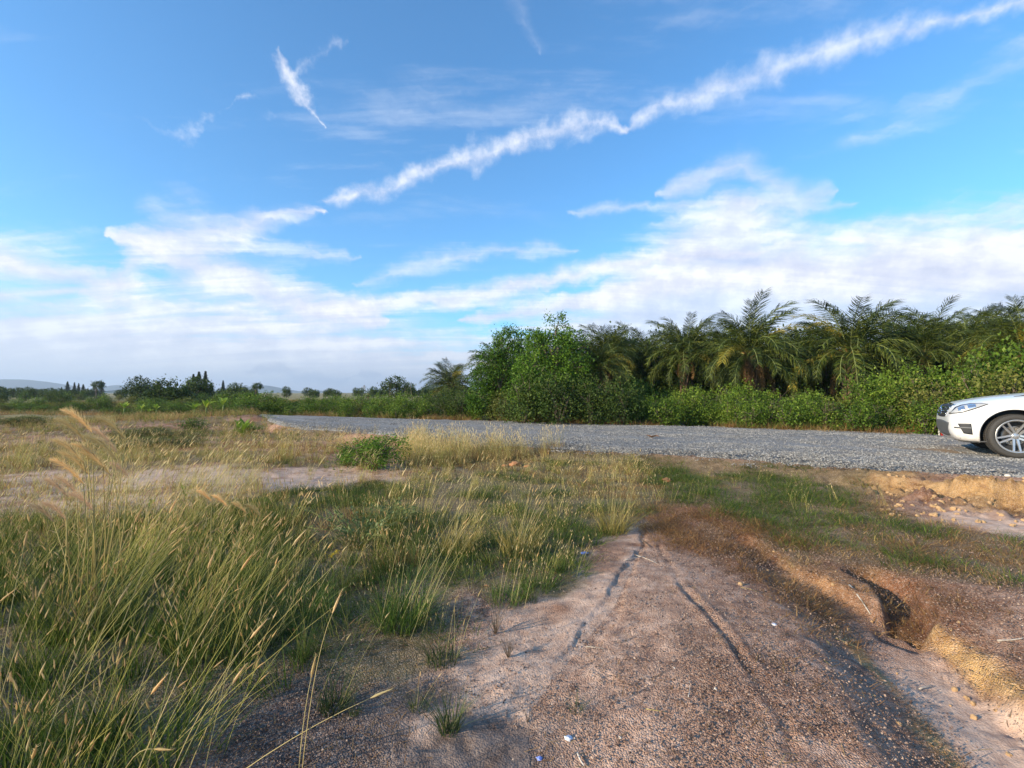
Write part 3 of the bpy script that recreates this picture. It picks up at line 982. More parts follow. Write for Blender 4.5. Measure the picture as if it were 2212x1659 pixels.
# ------------------------------------------------------------------ oil palms
def frond_mesh(name, seed, L, arch, droop, mat, n=74, leaf=0.74, spread=1.0, ragged=0.12):
    """feather leaf growing along +X from the origin, arching over; leaflets hang from both sides of the rib"""
    r = random.Random(seed)
    g = Geo()
    pts = []
    ang = 0.0
    p = Vector((0, 0, 0))
    N = 14
    for i in range(N + 1):
        t = i / N
        pts.append(p.copy())
        ang = -arch * t ** 1.6
        p = p + Vector((math.cos(ang), 0, math.sin(ang))) * (L / N)
    rad = [0.030 * (1 - 0.85 * i / N) + 0.004 for i in range(N + 1)]
    g.tube(pts, rad, 5, 1, v=0.7)

    def at(t):
        f = t * N
        i = min(int(f), N - 1)
        return pts[i].lerp(pts[i + 1], f - i), (pts[i + 1] - pts[i]).normalized()
    V, F, S = [], [], []
    for k in range(n):
        t = 0.16 + 0.84 * (k + 0.5) / n
        for sd in (-1, 1):
            if r.random() < ragged:
                continue
            q, d = at(min(t + r.uniform(-.006, .006), 1))
            ll = leaf * (0.45 + 0.75 * math.sin(math.pi * min(1, (t - 0.08) / 0.98)) ** 0.7) * r.uniform(0.8, 1.12)
            side = Vector((0, sd, 0))
            fwd = 0.45 + 0.8 * t
            lift = r.uniform(-0.55, 0.6)
            upv = d.cross(Vector((0, 1, 0))) * -1
            if upv.z < 0:
                upv = -upv
            e = (side * spread + d * fwd + upv * lift).normalized()
            m_ = q + e * ll * 0.5
            e2 = (e + Vector((0, 0, -1)) * droop * r.uniform(0.5, 1.6)).normalized()
            tip = m_ + e2 * ll * 0.5
            wv = d * 0.017 + Vector((0, 0, r.uniform(-.012, .012)))
            b = len(V)
            V += [q - wv * 0.7, q + wv * 0.7, m_ - wv, m_ + wv, tip]
            F += [(b, b + 1, b + 3, b + 2), (b + 2, b + 3, b + 4)]
            S += [r.random()] * 5
    g.add([tuple(a) for a in V], F, 0, v=np.array(S))
    return g.mesh(name, [mat, MAT['stem_green'] if mat is not MAT['palm_dead'] else MAT['palm_bark']], False)


FR = {
    'up': [frond_mesh('frond', 300 + i, 3.5, 0.95 + 0.35 * i, 1.2, MAT['palm']) for i in range(2)],
    'mid': [frond_mesh('frond', 310 + i, 3.6, 1.4 + 0.3 * i, 1.7, MAT['palm']) for i in range(3)],
    'low': [frond_mesh('frond', 320 + i, 3.6, 1.2 + 0.3 * i, 2.0, MAT['palm'], spread=.8) for i in range(2)],
    'yel': [frond_mesh('frond', 330, 3.6, 1.5, 1.4, MAT['palm_yellow'])],
    'dead': [frond_mesh('frond', 340, 3.0, 0.8, 2.6, MAT['palm_dead'], spread=.35, ragged=.35)],
}


def palm_trunk(seed, h, rad=0.30):
    r = random.Random(seed)
    g = Geo()
    zz = np.linspace(-0.15, h, 9)
    g.tube([(0.03 * math.sin(z * 2 + seed), 0.03 * math.cos(z * 1.7), z) for z in zz], [rad * (1.15 - 0.15 * z / h) for z in zz], 12)
    # old leaf bases in a spiral
    k = 0
    z = 0.1
    while z < h + 0.1:
        a = k * 2.4
        o = Vector((math.cos(a), math.sin(a), 0))
        p = o * rad * 0.85 + Vector((0, 0, z))
        g.tube([p, p + o * 0.13 + Vector((0, 0, 0.16)), p + o * 0.20 + Vector((0, 0, 0.34))], [0.085, 0.06, 0.028], 5)
        k += 1
        z += 0.035
    return g.mesh('trunk', [MAT['palm_bark']])


def crown_base(seed):
    r = random.Random(seed)
    g = Geo()
    for k in range(26):
        a = k * 2.4
        el = r.uniform(0.1, 1.2)
        o = Vector((math.cos(a) * math.cos(el), math.sin(a) * math.cos(el), math.sin(el)))
        g.tube([o * 0.12, o * 0.6 + Vector((0, 0, 0.05))], [0.06, 0.035], 5)
    return g.mesh('crown_shaft', [MAT['orange_base']])


TRUNKS = [palm_trunk(i, 2.6) for i in range(3)]
CROWN_BASE = crown_base(1)


def palm(x, y, zc, s, label, seed, n=60, yellow=2, dead=4, group='oil palms behind the hedge', z0=None):
    """zc = height of the crown's centre, s = size"""
    r = random.Random(seed)
    o = bpy.data.objects.new('oil_palm', None)
    COL.objects.link(o)
    z0 = HZ(x, y) if z0 is None else z0
    o.location = (x, y, z0)
    hgt = zc - z0
    t = link('trunk', TRUNKS[seed % 3], o, scale=(s * 0.75, s * 0.75, max(hgt, 0.4) / 2.6))
    link('crown_shaft', CROWN_BASE, o, loc=(0, 0, hgt - 0.05), scale=s)
    ys = set(r.sample(range(8, n), min(yellow, n - 8)))
    for k in range(n):
        t = k / (n - 1)
        az = k * 2.39996 + r.uniform(-.2, .2)
        el = R(86 - 108 * t ** 0.9 + r.uniform(-7, 7))
        if k in ys:
            m_ = FR['yel'][0]
        elif t < 0.33:
            m_ = r.choice(FR['up'])
        elif t < 0.75:
            m_ = r.choice(FR['mid'])
        else:
            m_ = r.choice(FR['low'])
        f = link('frond', m_, o, (0.12 * s * math.cos(az), 0.12 * s * math.sin(az), hgt + 0.05), (r.uniform(-.25, .25), -el, az), s * r.uniform(0.82, 1.08))
        if k in ys:
            f['label'] = 'yellowing frond'
    for k in range(dead):
        az = k * 2.4 + 2.9
        f = link('frond', FR['dead'][0], o, (0.25 * s * math.cos(az), 0.25 * s * math.sin(az), hgt - 0.1), (0, R(r.uniform(50, 76)), az), s * r.uniform(0.45, 0.75))
        f['label'] = 'dead brown hanging frond'
    o.rotation_euler = (r.uniform(-.07, .07), r.uniform(-.07, .07), r.uniform(0, 6))
    tag(o, label, 'palm tree', group)
    return o


def palm_at(px, pc, ptop, Y, label, seed, **kw):
    """crown centre at (px, pc), top of the crown at ptop"""
    x, y, zc = AT(px, pc, Y)
    top = AT(px, ptop, Y)[2]
    return palm(x, y, zc, (top - zc) / 3.35, label, seed, **kw)


palm_at(975, 838, 772, 44, 'dark palm standing alone left of the broadleaf trees', 1, n=60)
palm_at(1062, 800, 748, 48, 'dark palm half hidden behind the left broadleaf tree', 2, n=28)
palm_at(1318, 775, 688, 25, 'palm whose crown rises just right of the tallest broadleaf tree', 3, yellow=3)
palm_at(1300, 800, 735, 20, 'low green palm with drooping fronds in front of its taller neighbour', 4, n=60, yellow=3)
palm_at(1388, 800, 712, 27, 'shadowed palm between two taller palms, right of the broadleaf trees', 5, n=60, yellow=2)
palm_at(1476, 770, 672, 23.5, 'palm with a dark spiky crown, left of the palm with hanging brown fronds', 6, yellow=2)
palm_at(1560, 770, 685, 28, 'palm set back behind the palm with hanging brown fronds, on its left', 7, n=60)
palm_at(1632, 770, 642, 21, 'palm with a skirt of dead brown fronds hanging round its trunk', 8, n=60, yellow=4, dead=16)
palm_at(1722, 790, 700, 27, 'palm set back in the gap between the two tallest palms', 9, n=60)
palm_at(1828, 768, 634, 20, 'largest palm, with orange frond bases and fronds sweeping to the hedge', 10, n=60, yellow=3, dead=2)
palm_at(1925, 775, 668, 24, 'palm behind the largest palm, on its right', 11, n=60)
palm_at(2010, 770, 685, 19, 'palm with tangled crown overgrown by climbers, left of the car', 12, n=60, yellow=2, dead=3)
palm_at(2090, 765, 668, 21, 'pale green palm above the bonnet of the car', 13, n=60, yellow=3)
palm_at(2150, 740, 655, 23, 'palm at the far right whose top shows against the sky', 14, n=60)
palm_at(2200, 758, 650, 15.5, 'bright green palm with fronds fanning out at the right edge', 15, n=60, yellow=4)
palm_at(2290, 730, 610, 17, 'palm standing just past the right edge', 16, n=60)
palm_at(1170, 812, 745, 34, 'palm behind the tallest broadleaf tree', 17, n=26)
palm_at(797, 853, 838, 90, 'tiny distant palm above the thicket across the road', 18, n=20, yellow=0)
palm_at(517, 842, 826, 100, 'small distant palm beside the leaning small tree', 19, n=20, yellow=0)
# second and third row of the plantation (their shade is what makes the gaps dark)
for i, (x, y) in enumerate([(2.5, 32), (7.5, 31), (12, 29.5), (17, 27), (21.5, 24), (5, 38), (11, 36), (17.5, 33), (23, 30), (-1.0, 36), (26, 20)]):
    palm(x, y, 3.3 + 0.3 * math.sin(i * 2.1), 0.76, 'oil palm of the shaded rows deeper in the plantation', 30 + i, n=36, yellow=0, group='deeper rows of palms')


# ------------------------------------------------------------------ broadleaf trees
def tree_mesh(seed, lobes, n_cl, n_leaf, leaf, cl_r, mat, up=0.3):
    r = np.random.default_rng(seed)
    P, out, cv = crown_points(lobes, n_cl, n_leaf, cl_r, r, 0.5)
    V, F, v = leaf_quads(P, leaf, up, 0.5, out * 0.5, r=r)
    v = v * 0.45 + np.repeat(cv, 4) * 0.55
    return new_mesh('crown', V, F, 4, [mat], None, False, dict(v=v))


def trunk_mesh(seed, h, rad, lobes, mat=None):
    r = random.Random(seed)
    g = Geo()
    top = Vector((r.uniform(-.1, .1) * h, r.uniform(-.1, .1) * h, h * 0.75))
    g.tube([(0, 0, -0.2), (top.x * .3 + .05, top.y * .3, h * .3), top], [rad, rad * .75, rad * .35], 8)
    for l in lobes:
        c = Vector(l[:3])
        q = Vector((top.x * .4, top.y * .4, h * r.uniform(.25, .6)))
        g.tube([q, q.lerp(c, .5) + Vector((0, 0, .1 * h)), c], [rad * .45, rad * .3, rad * .12], 6)
        for k in range(4):
            e = c + Vector((r.uniform(-1, 1) * l[3], r.uniform(-1, 1) * l[4], r.uniform(-.3, 1) * l[5])) * .8
            g.tube([q.lerp(c, r.uniform(.5, 1)), e], [rad * .15, rad * .04], 5)
    return g.mesh('trunk', [mat or MAT['bark']])


def tree(x, y, crown, trunk, label, s=1.0, sz=None, rz=0.0, name='broadleaf_tree', cat='tree', group=None, z=None):
    o = bpy.data.objects.new(name, None)
    COL.objects.link(o)
    o.location = (x, y, (HZ(x, y) if z is None else z) - 0.02)
    o.scale = (s, s, sz or s)
    o.rotation_euler = (0, 0, rz)
    link('trunk', trunk, o)
    link('crown', crown, o)
    tag(o, label, cat, group)
    return o


def lobes_from(px_list, Y, x0, depth=1.0):
    """crown lobes given as (px, py, rx_px, rz_px) at distance Y, relative to a foot at x0"""
    out = []
    for (a, b, rx, rz, *dy) in px_list:
        p = AT(a, b, Y)
        k = Y / F_PX
        out.append((p[0] - x0, (dy[0] if dy else 0.0), p[2], rx * k, rx * k * depth, rz * k))
    return out


# tallest tree with the layered, pointed crown
Y = 19.5
x0 = AT(1190, 900, Y)[0]
lb = lobes_from([(1202, 712, 26, 26), (1160, 745, 34, 22), (1236, 742, 34, 22), (1190, 760, 60, 34), (1150, 800, 48, 34), (1232, 800, 52, 36), (1185, 840, 70, 44), (1150, 860, 55, 40, -.6), (1240, 860, 60, 46, .4)], Y, x0)
tree(x0, Y, tree_mesh(401, lb, 640, 34, 0.10, 0.12, MAT['tree']), trunk_mesh(402, 4.2, 0.14, lb), 'tallest broadleaf tree, with a layered pointed crown, left of the palms')
# rounder tree to its left
Y = 21.5
x0 = AT(1085, 900, Y)[0]
lb = lobes_from([(1102, 745, 40, 30), (1060, 785, 34, 30), (1112, 790, 44, 34), (1050, 830, 34, 36), (1095, 835, 52, 40), (1040, 870, 34, 34), (1110, 870, 50, 40)], Y, x0)
tree(x0, Y, tree_mesh(403, lb, 560, 34, 0.10, 0.13, MAT['tree']), trunk_mesh(404, 4.0, 0.13, lb), 'rounded broadleaf tree left of the tallest tree')
# bushy growth around their feet
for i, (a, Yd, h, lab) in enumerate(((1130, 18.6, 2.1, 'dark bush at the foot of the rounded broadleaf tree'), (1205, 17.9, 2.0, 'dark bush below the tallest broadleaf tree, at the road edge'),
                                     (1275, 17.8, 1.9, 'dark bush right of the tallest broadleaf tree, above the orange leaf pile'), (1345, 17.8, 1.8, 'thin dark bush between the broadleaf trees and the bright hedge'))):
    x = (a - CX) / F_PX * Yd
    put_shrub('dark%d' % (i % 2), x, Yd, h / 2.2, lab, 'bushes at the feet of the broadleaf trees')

# dark layered tree on the left
Y = 46.0
x0 = AT(362, 880, Y)[0]
lb = lobes_from([(360, 824, 24, 5), (340, 838, 20, 6), (385, 842, 30, 9), (350, 852, 34, 10), (320, 862, 26, 14), (395, 862, 36, 16), (358, 868, 40, 18)], Y, x0, 0.8)
tree(x0, Y, tree_mesh(405, lb, 200, 24, 0.26, 0.22, MAT['dark_leaf'], 0.8), trunk_mesh(406, 2.2, 0.12, lb), 'dark feathery tree with flat layered branches above the banana plants')

# small far trees
lbA = [(0, 0, 3.2, 1.5, 1.5, 1.2), (-1.3, 0.2, 2.5, 1.1, 1.1, 0.9), (1.3, -0.2, 2.6, 1.2, 1.2, 1.0), (0.2, 0, 1.6, 1.9, 1.6, 1.1)]
CR_A = tree_mesh(411, lbA, 130, 20, 0.30, 0.26, MAT['dark_leaf'])
TR_A = trunk_mesh(412, 3.5, 0.14, lbA)
lbB = [(0.4, 0, 4.2, 1.3, 1.3, 0.75), (-0.9, 0, 3.7, 0.8, 0.8, 0.5), (1.4, 0, 3.6, 0.7, 0.7, 0.4)]
CR_B = tree_mesh(413, lbB, 80, 20, 0.26, 0.2, MAT['dark_leaf'])
TR_B = trunk_mesh(414, 4.4, 0.13, lbB)
tree(*AT(553, 870, 85)[:2], CR_B, TR_B, 'small distant tree with a flat umbrella crown on a bare stem', 0.62 * 1.0)
tree(*AT(208, 870, 95)[:2], CR_B, TR_B, 'small far tree with a flat crown, right of the row of conifers', 0.8)
for i, (a, Yd, s, lab) in enumerate(((303, 60, 0.85, 'rounded dark tree left of the feathery layered tree'), (425, 55, 0.75, 'rounded dark tree right of the feathery layered tree'),
                                     (505, 88, .75, 'low round tree behind the banana plants'), (855, 75, 0.95, 'dark rounded tree rising over the far thicket, left of the hill'),
                                     (884, 95, 0.8, 'small round tree beside the dark rounded tree, towards the hill'))):
    tree(*AT(a, 870, Yd)[:2], CR_A, TR_A, lab, s, rz=i * 1.3)
rt = random.Random(12)
for i in range(130):
    a = rt.uniform(-250, 560) if i < 106 else rt.uniform(560, 960)
    Yd = rt.uniform(95, 170)
    s = rt.uniform(0.75, 1.15) * (0.62 if a < 560 else 0.6)
    tree(*AT(a, 870, Yd)[:2], CR_A, TR_A, 'hazy blue green tree of the far wood on the left' if a < 560 else 'far tree of the line behind the thicket',
         s, rz=rt.uniform(0, 6), group='trees of the far wood' if a < 560 else 'trees behind the thicket')


# ------------------------------------------------------------------ conifers on the left
def conifer_mesh(seed, h=8.0, w=1.5, mat=None):
    r = np.random.default_rng(seed)
    n = 2600
    t = r.uniform(0, 1, n) ** 1.25
    lay = np.floor(t * 16) / 16
    rad = w * (1 - t) ** 0.85 * (0.55 + 0.45 * (1 - (t - lay) * 16)) * r.uniform(0.25, 1, n) ** 0.5
    a = r.uniform(0, 2 * math.pi, n)
    lob = 0.8 + 0.35 * np.sin(a * 3 + lay * 31)
    P = np.stack([rad * lob * np.cos(a), rad * lob * np.sin(a), 0.6 + t * (h - 0.6)], -1)
    out = np.stack([np.cos(a), np.sin(a), np.full(n, 0.35)], -1)
    V, F, v = leaf_quads(P, 0.42, 0.3, 0.28, out * 1.4, r=r)
    return new_mesh('crown', V, F, 4, [mat or MAT['conifer']], None, False, dict(v=v))


CON = [conifer_mesh(420, 8, 1.6), conifer_mesh(421, 8, 1.25), conifer_mesh(422, 8, 2.0)]
gt = Geo()
gt.tube([(0, 0, -.2), (0, 0, 4), (0, 0, 7.8)], [0.16, 0.1, 0.02], 6)
CTR = gt.mesh('trunk', [MAT['bark']])
for (a, top, Yd, k, lab) in ((133, 836, 170, 1, 'leftmost thin conifer of the far row'), (146, 824, 165, 0, 'pointed conifer of the far row, second from its left end'),
                             (161, 826, 165, 1, 'narrow conifer in the middle of the far row'), (170, 828, 168, 1, 'thin conifer just right of the middle of the far row'),
                             (180, 830, 165, 2, 'broad dark conifer towards the right end of the far row'), (190, 838, 170, 1, 'low conifer at the right end of the far row'),
                             (200, 846, 180, 2, 'small bushy conifer between the far row and the single conifer'), (219, 823, 160, 0, 'single pointed conifer right of the far row'),
                             (272, 839, 230, 2, 'tiny conifer left of the small hazy group'), (290, 842, 240, 2, 'tiny conifer of the small hazy group near the hills'),
                             (418, 808, 98, 0, 'left tip of the tall conifer group by the banana plants'), (430, 803, 95, 2, 'broadest conifer of the tall group'),
                             (444, 802, 96, 1, 'tallest and darkest spire of the conifer group'), (408, 820, 92, 2, 'low bushy conifer at the left of the tall group'),
                             (456, 826, 97, 2, 'low bushy conifer at the right of the tall group'), (482, 822, 110, 1, 'solitary slim conifer right of the tall group')):
    x, y, zt = AT(a, top, Yd)
    z0 = HZ(x, y)
    o = tree(x, y, CON[k], CTR, lab, 1.0, name='conifer', cat='conifer', group='conifers on the left')
    sc = (zt - z0) / 8.0
    o.scale = (sc * 1.5, sc * 1.5, sc)
    o.rotation_euler.z = a


# ------------------------------------------------------------------ left field: thickets, banana plants
rs = random.Random(9)
for (a0, a1, Y0, Y1, n, h0, h1, keys, lab, grp) in (
        (-500, 330, 48, 100, 46, 1.0, 1.9, ['dark0', 'dark1', 'low1', 'olive1'], 'bush of the distant scrub on the left', 'bushes of the distant scrub'),
        (330, 560, 36, 62, 32, 0.9, 1.4, ['low0', 'low1', 'big0', 'olive0', 'dark0'], 'bush of the scrub around the banana plants', 'bushes around the banana plants'),
        (470, 600, 25, 33, 9, 0.9, 1.5, ['big0', 'low0', 'big2'], 'bright bush beside the road where it bends away', 'bushes at the road bend'),
        (-500, 90, 17, 24, 8, 0.3, 0.55, ['olive0', 'olive1', 'low2'], 'low olive bush on the left edge of the dry field', 'low bushes in the dry field'),
        (230, 420, 12.5, 17, 9, 0.16, 0.34, ['olive0', 'olive1', 'dark0'], 'low olive bush among the bare pans in the middle of the dry field', 'low bushes among the bare pans'),
        (400, 540, 17, 23, 8, 0.3, 0.6, ['olive0', 'olive1', 'low1'], 'low olive bush on the earth bank below the banana plants', 'low bushes on the earth bank'),
        (90, 330, 24, 34, 12, 0.3, 0.6, ['olive0', 'olive1'], 'low olive bush in the pale grass behind the bare pans', 'low bushes behind the bare pans')):
    for i in range(n):
        Yd = rs.uniform(Y0, Y1)
        a = rs.uniform(a0, a1)
        x = (a - CX) / F_PX * Yd
        key = rs.choice(keys)
        hh = {'dar': 2.3, 'low': 1.15, 'big': 2.0, 'oli': 1.5}[key[:3]]
        sz = rs.uniform(h0, h1) / hh
        if Yd > float(road_far(np.array([x]))[0]) - 6 and Yd < float(road_far(np.array([x]))[0]) + .5 and x > -40:
            continue
        put_shrub(key, x, Yd, max(sz, 0.8) * 1.15, lab, grp, sz=sz)


def banana_leaf(seed, L=1.3, w=0.17, bend=1.1):
    r = random.Random(seed)
    g = Geo()
    N = 10
    p = Vector((0, 0, 0))
    V, A = [], []
    for i in range(N + 1):
        t = i / N
        ang = 1.25 - bend * t
        ww = w * math.sin(math.pi * min(1, max(0.02, (t - 0.12) / 0.86)) ** 0.8) if t > .12 else 0.012
        V += [(p.x, -ww, p.z + ww * .35), (p.x, 0, p.z), (p.x, ww, p.z + ww * .35)]
        p = p + Vector((math.cos(ang), 0, math.sin(ang))) * L / N
    F = []
    for i in range(N):
        for k in (0, 1):
            F.append((i * 3 + k, i * 3 + k + 1, i * 3 + k + 4, i * 3 + k + 3))
    g.add(V, F, 0, v=r.uniform(.3, .9))
    return g.mesh('leaf', [MAT['banana']])


BL = [banana_leaf(i, 1.15 + .15 * i, 0.16 + .02 * i, 0.5 + .35 * i) for i in range(4)]
gt = Geo()
gt.tube([(0, 0, -.1), (0, 0, .5), (0.02, 0, .9)], [0.09, 0.07, 0.045], 8)
BST = gt.mesh('stem', [MAT['stem_green']])
for i, (a, b, Yd, s, lab) in enumerate(((268, 876, 31, 1.0, 'banana plant with one leaf lit bright green, leftmost of the row'), (306, 874, 31, .9, 'banana plant with a single upright pale leaf, second from left'),
                                        (322, 874, 30, .6, 'low banana plant between two with upright leaves'), (338, 874, 30, .95, 'banana plant with two upright yellow green leaves beneath the feathery tree'),
                                        (358, 884, 27, .35, 'small yellowing banana shoot in front of the row'), (420, 884, 25, .85, 'small banana plant with leaves spread flat'),
                                        (445, 884, 24.5, .95, 'banana plant on a clear stem on top of the earth bank'), (482, 888, 24, 1.0, 'rightmost banana plant, its long leaf pointing up to the right'))):
    x, y, _ = AT(a, b, Yd)
    o = bpy.data.objects.new('banana_plant', None)
    COL.objects.link(o)
    o.location = (x, y, HZ(x, y))
    o.scale = (s * .62, s * .62, s * .5)
    link('stem', BST, o)
    rb = random.Random(i)
    for k in range(7):
        link('leaf', BL[k % 4], o, (0, 0, .85), (0, rb.uniform(-.3, .25), k * 2.4 + i), rb.uniform(.6, 1))
    tag(o, lab, 'banana plant', 'banana plants in a row')

# broad strappy plant at the end of the road's bend
o = bpy.data.objects.new('strap_leaf_plant', None)
COL.objects.link(o)
x, y = G(524, 925, 0.3)
o.location = (x, y, HZ(x, y))
for k in range(11):
    link('leaf', BL[k % 2], o, (0, 0, 0), (0, random.Random(k).uniform(-.45, .3), k * 2.4), 0.55)
tag(o, 'bright green plant with upright strap leaves beside the road bend', 'plant')


# ------------------------------------------------------------------ grasses
def blades(g, r, n, spread, h0, h1, w, lean=(0.0, 0.0), curl=0.6, mi=0, segs=2, rough=0.25):
    """grass blades as tapering ribbons"""
    ph = r.uniform(0, 2 * math.pi, n)
    q = spread * np.sqrt(r.uniform(0, 1, n))
    H_ = r.uniform(h0, h1, n)
    W_ = w * r.uniform(0.6, 1.4, n)
    da = ph + r.normal(size=n) * 0.9
    tilt = np.abs(r.normal(size=n)) * rough + 0.04
    for i in range(n):
        b = np.array([q[i] * math.cos(ph[i]), q[i] * math.sin(ph[i]), -0.01])
        d = np.array([math.cos(da[i]) * tilt[i] + lean[0], math.sin(da[i]) * tilt[i] + lean[1], 1.0])
        d /= np.linalg.norm(d)
        out = np.array([math.cos(da[i]), math.sin(da[i]), -0.3])
        sd = np.array([-math.sin(da[i] + r.normal() * .7), math.cos(da[i] + r.normal() * .7), 0.0])
        V = []
        for k in range(segs + 1):
            t = k / segs
            c = b + d * H_[i] * t + (out * curl * H_[i] * 0.5 + np.array([lean[0], lean[1], 0]) * 0.25 * H_[i]) * t * t
            ww = W_[i] * (1 - t) ** 0.7
            if k < segs:
                V += [c - sd * ww / 2, c + sd * ww / 2]
            else:
                V += [c]
        F = [(2 * k, 2 * k + 1, 2 * k + 3, 2 * k + 2) for k in range(segs - 1)] + [(2 * segs - 2, 2 * segs - 1, 2 * segs)]
        g.add(V, F, mi, v=float(r.uniform(0, 1)))


def seed_head(g, p, d, L, rad, mi, r, bristle=14, v=0.5, droop=0.0):
    """furry spike: a spindle with bristles"""
    d = Vector(d).normalized()
    a = d.cross(Vector((0, 0, 1)))
    a = a.normalized() if a.length > .05 else Vector((1, 0, 0))
    b = d.cross(a)
    pts, V = [], []
    prof = (0.25, 1.0, 0.85, 0.5, 0.08)
    c = Vector(p)
    dd = d.copy()
    for k, f in enumerate(prof):
        pts.append((c.copy(), dd.copy()))
        for j in range(4):
            w = j * math.pi / 2
            V.append(tuple(c + (a * math.cos(w) + b * math.sin(w)) * rad * f))
        dd = (dd + Vector((0.6, 0, -1)) * droop / 4).normalized()
        c = c + dd * L / 4
    F = [(i * 4 + j, i * 4 + (j + 1) % 4, (i + 1) * 4 + (j + 1) % 4, (i + 1) * 4 + j) for i in range(4) for j in range(4)]
    g.add(V, F, mi, v=v)
    BV, BF = [], []
    for k in range(bristle):
        t = (k + .5) / bristle
        i = min(int(t * 4), 3)
        q = pts[i][0].lerp(pts[i + 1][0], t * 4 - i)
        w = r.uniform(0, 6.28)
        o = a * math.cos(w) + b * math.sin(w)
        e = q + (o * 0.8 + pts[i][1] * 1.1) * rad * r.uniform(1.5, 3.0)
        s_ = pts[i][1].cross(o) * rad * 0.14
        n0 = len(BV)
        BV += [tuple(q - s_), tuple(q + s_), tuple(e)]
        BF.append((n0, n0 + 1, n0 + 2))
    if BV:
        g.add(BV, BF, mi, v=min(v + .25, 1))


def stalk(g, r, b, H_, lean, w, head=0.07, hr=0.0045, mi=0, mh=1, bristle=10, bend=0.25, v=None):
    """thin stem with a seed head"""
    b = np.array(b, float)
    la = r.normal(size=2) * 0.10
    d = np.array([lean[0] + la[0], lean[1] + la[1], 1.0])
    d /= np.linalg.norm(d)
    sd = np.cross(d, np.array([0.15, 1.0, 0.1]))
    sd /= np.linalg.norm(sd)
    V = []
    bx = np.array([lean[0] * bend + la[0] * .5, lean[1] * bend, -abs(lean[0]) * bend * .6])
    N = 5
    for k in range(N + 1):
        t = k / N
        c = b + d * H_ * t + bx * H_ * t * t
        ww = w * (1 - 0.6 * t)
        V += [c - sd * ww / 2, c + sd * ww / 2]
    F = [(2 * k, 2 * k + 1, 2 * k + 3, 2 * k + 2) for k in range(N)]
    vv = float(r.uniform(0, 1)) if v is None else v
    g.add(V, F, mi, v=vv)
    tip = b + d * H_ + bx * H_
    dr = d + 2 * bx
    if head:
        seed_head(g, tip, dr, head * r.uniform(.75, 1.25), hr, mh, r, bristle, float(r.uniform(.2, 1)), 0.1)
    return tip, dr


SRC = bpy.data.collections.new('grass_kinds')      # source shapes only, not part of the scene
KIND = {}


def source(name, meshes):
    KIND[name] = [len(SRC.objects) + i for i in range(len(meshes))]
    for me in meshes:
        o = bpy.data.objects.new('kind_%03d' % len(SRC.objects), me)
        SRC.objects.link(o)


def mk(fn, seeds, name, mats):
    out = []
    for s in seeds:
        r = np.random.default_rng(s)
        g = Geo()
        fn(g, r)
        out.append(g.mesh(name, mats, False))
    return out


gm, dm = MAT['grass_green'], MAT['grass_dry']
sm, hm = MAT['stalk'], MAT['seed']
source('creep_green', mk(lambda g, r: blades(g, r, 75, 0.17, 0.04, 0.15, 0.0044, curl=1.2, rough=0.9), range(3), 'creeping_grass', [gm]))
source('creep_dry', mk(lambda g, r: blades(g, r, 75, 0.17, 0.03, 0.10, 0.0036, curl=1.8, rough=1.2), range(10, 13), 'dry_creeping_grass', [dm]))


def mid_tuft(g, r):
    blades(g, r, 46, 0.07, 0.10, 0.30, 0.0045, (0.12, 0.0), 0.7, 0, 3)
    for k in range(5):
        stalk(g, r, (r.normal() * .03, r.normal() * .03, 0), r.uniform(.22, .42), (0.25, 0.03), 0.0028, .045, .0035, 1, 2, 4)


source('mid', mk(mid_tuft, range(20, 24), 'grass_tuft', [gm, sm, hm]))


def dry_tuft(g, r):
    blades(g, r, 34, 0.08, 0.08, 0.28, 0.0036, (0.10, 0.0), 0.6, 0, 2)
    for k in range(11):
        stalk(g, r, (r.normal() * .045, r.normal() * .045, 0), r.uniform(.22, .46), (0.16, 0.02), 0.0030, .05, .0036, 1, 2, 4)


source('drytuft', mk(dry_tuft, range(30, 34), 'dry_grass_tuft', [dm, sm, hm]))


def lawn_seed(g, r):
    for k in range(7):
        stalk(g, r, (r.normal() * .07, r.normal() * .07, 0), r.uniform(.10, .26), (0.18, 0.0), 0.0022, .03, .0028, 0, 1, 3)


source('seedlet', mk(lawn_seed, range(40, 43), 'seed_stems', [sm, hm]))


def tall_clump(g, r):
    blades(g, r, 46, 0.13, 0.15, 0.50, 0.0050, (0.26, 0.04), 0.7, 0, 4, 0.3)
    for k in range(6):
        hd = .085 if r.uniform() < .30 else 0
        stalk(g, r, (r.normal() * .05, r.normal() * .05, 0), r.uniform(.55, 1.2), (r.uniform(.30, .95), r.normal() * .12), 0.0026, hd, .0044, 1, 2, 14, bend=.10)


source('tall', mk(tall_clump, range(50, 54), 'tall_grass_clump', [gm, sm, hm]))


def thin_stand(g, r):
    for k in range(6):
        stalk(g, r, (r.normal() * .12, r.normal() * .12, 0), r.uniform(.45, .85), (0.30, 0.03), 0.0028, .085, .0052, 0, 1, 14)
    blades(g, r, 8, 0.1, 0.1, 0.3, 0.004, (0.2, 0), 0.6, 0, 2)


source('thin', mk(thin_stand, range(60, 63), 'feathery_grass', [sm, hm]))


def scrub_tuft(g, r):
    blades(g, r, 60, 0.30, 0.08, 0.35, 0.010, (0.1, 0), 0.9, 0, 2, 0.5)


source('coarse', mk(scrub_tuft, range(70, 72), 'coarse_dry_grass', [dm]))
source('coarse_green', mk(scrub_tuft, range(73, 75), 'coarse_green_grass', [gm]))


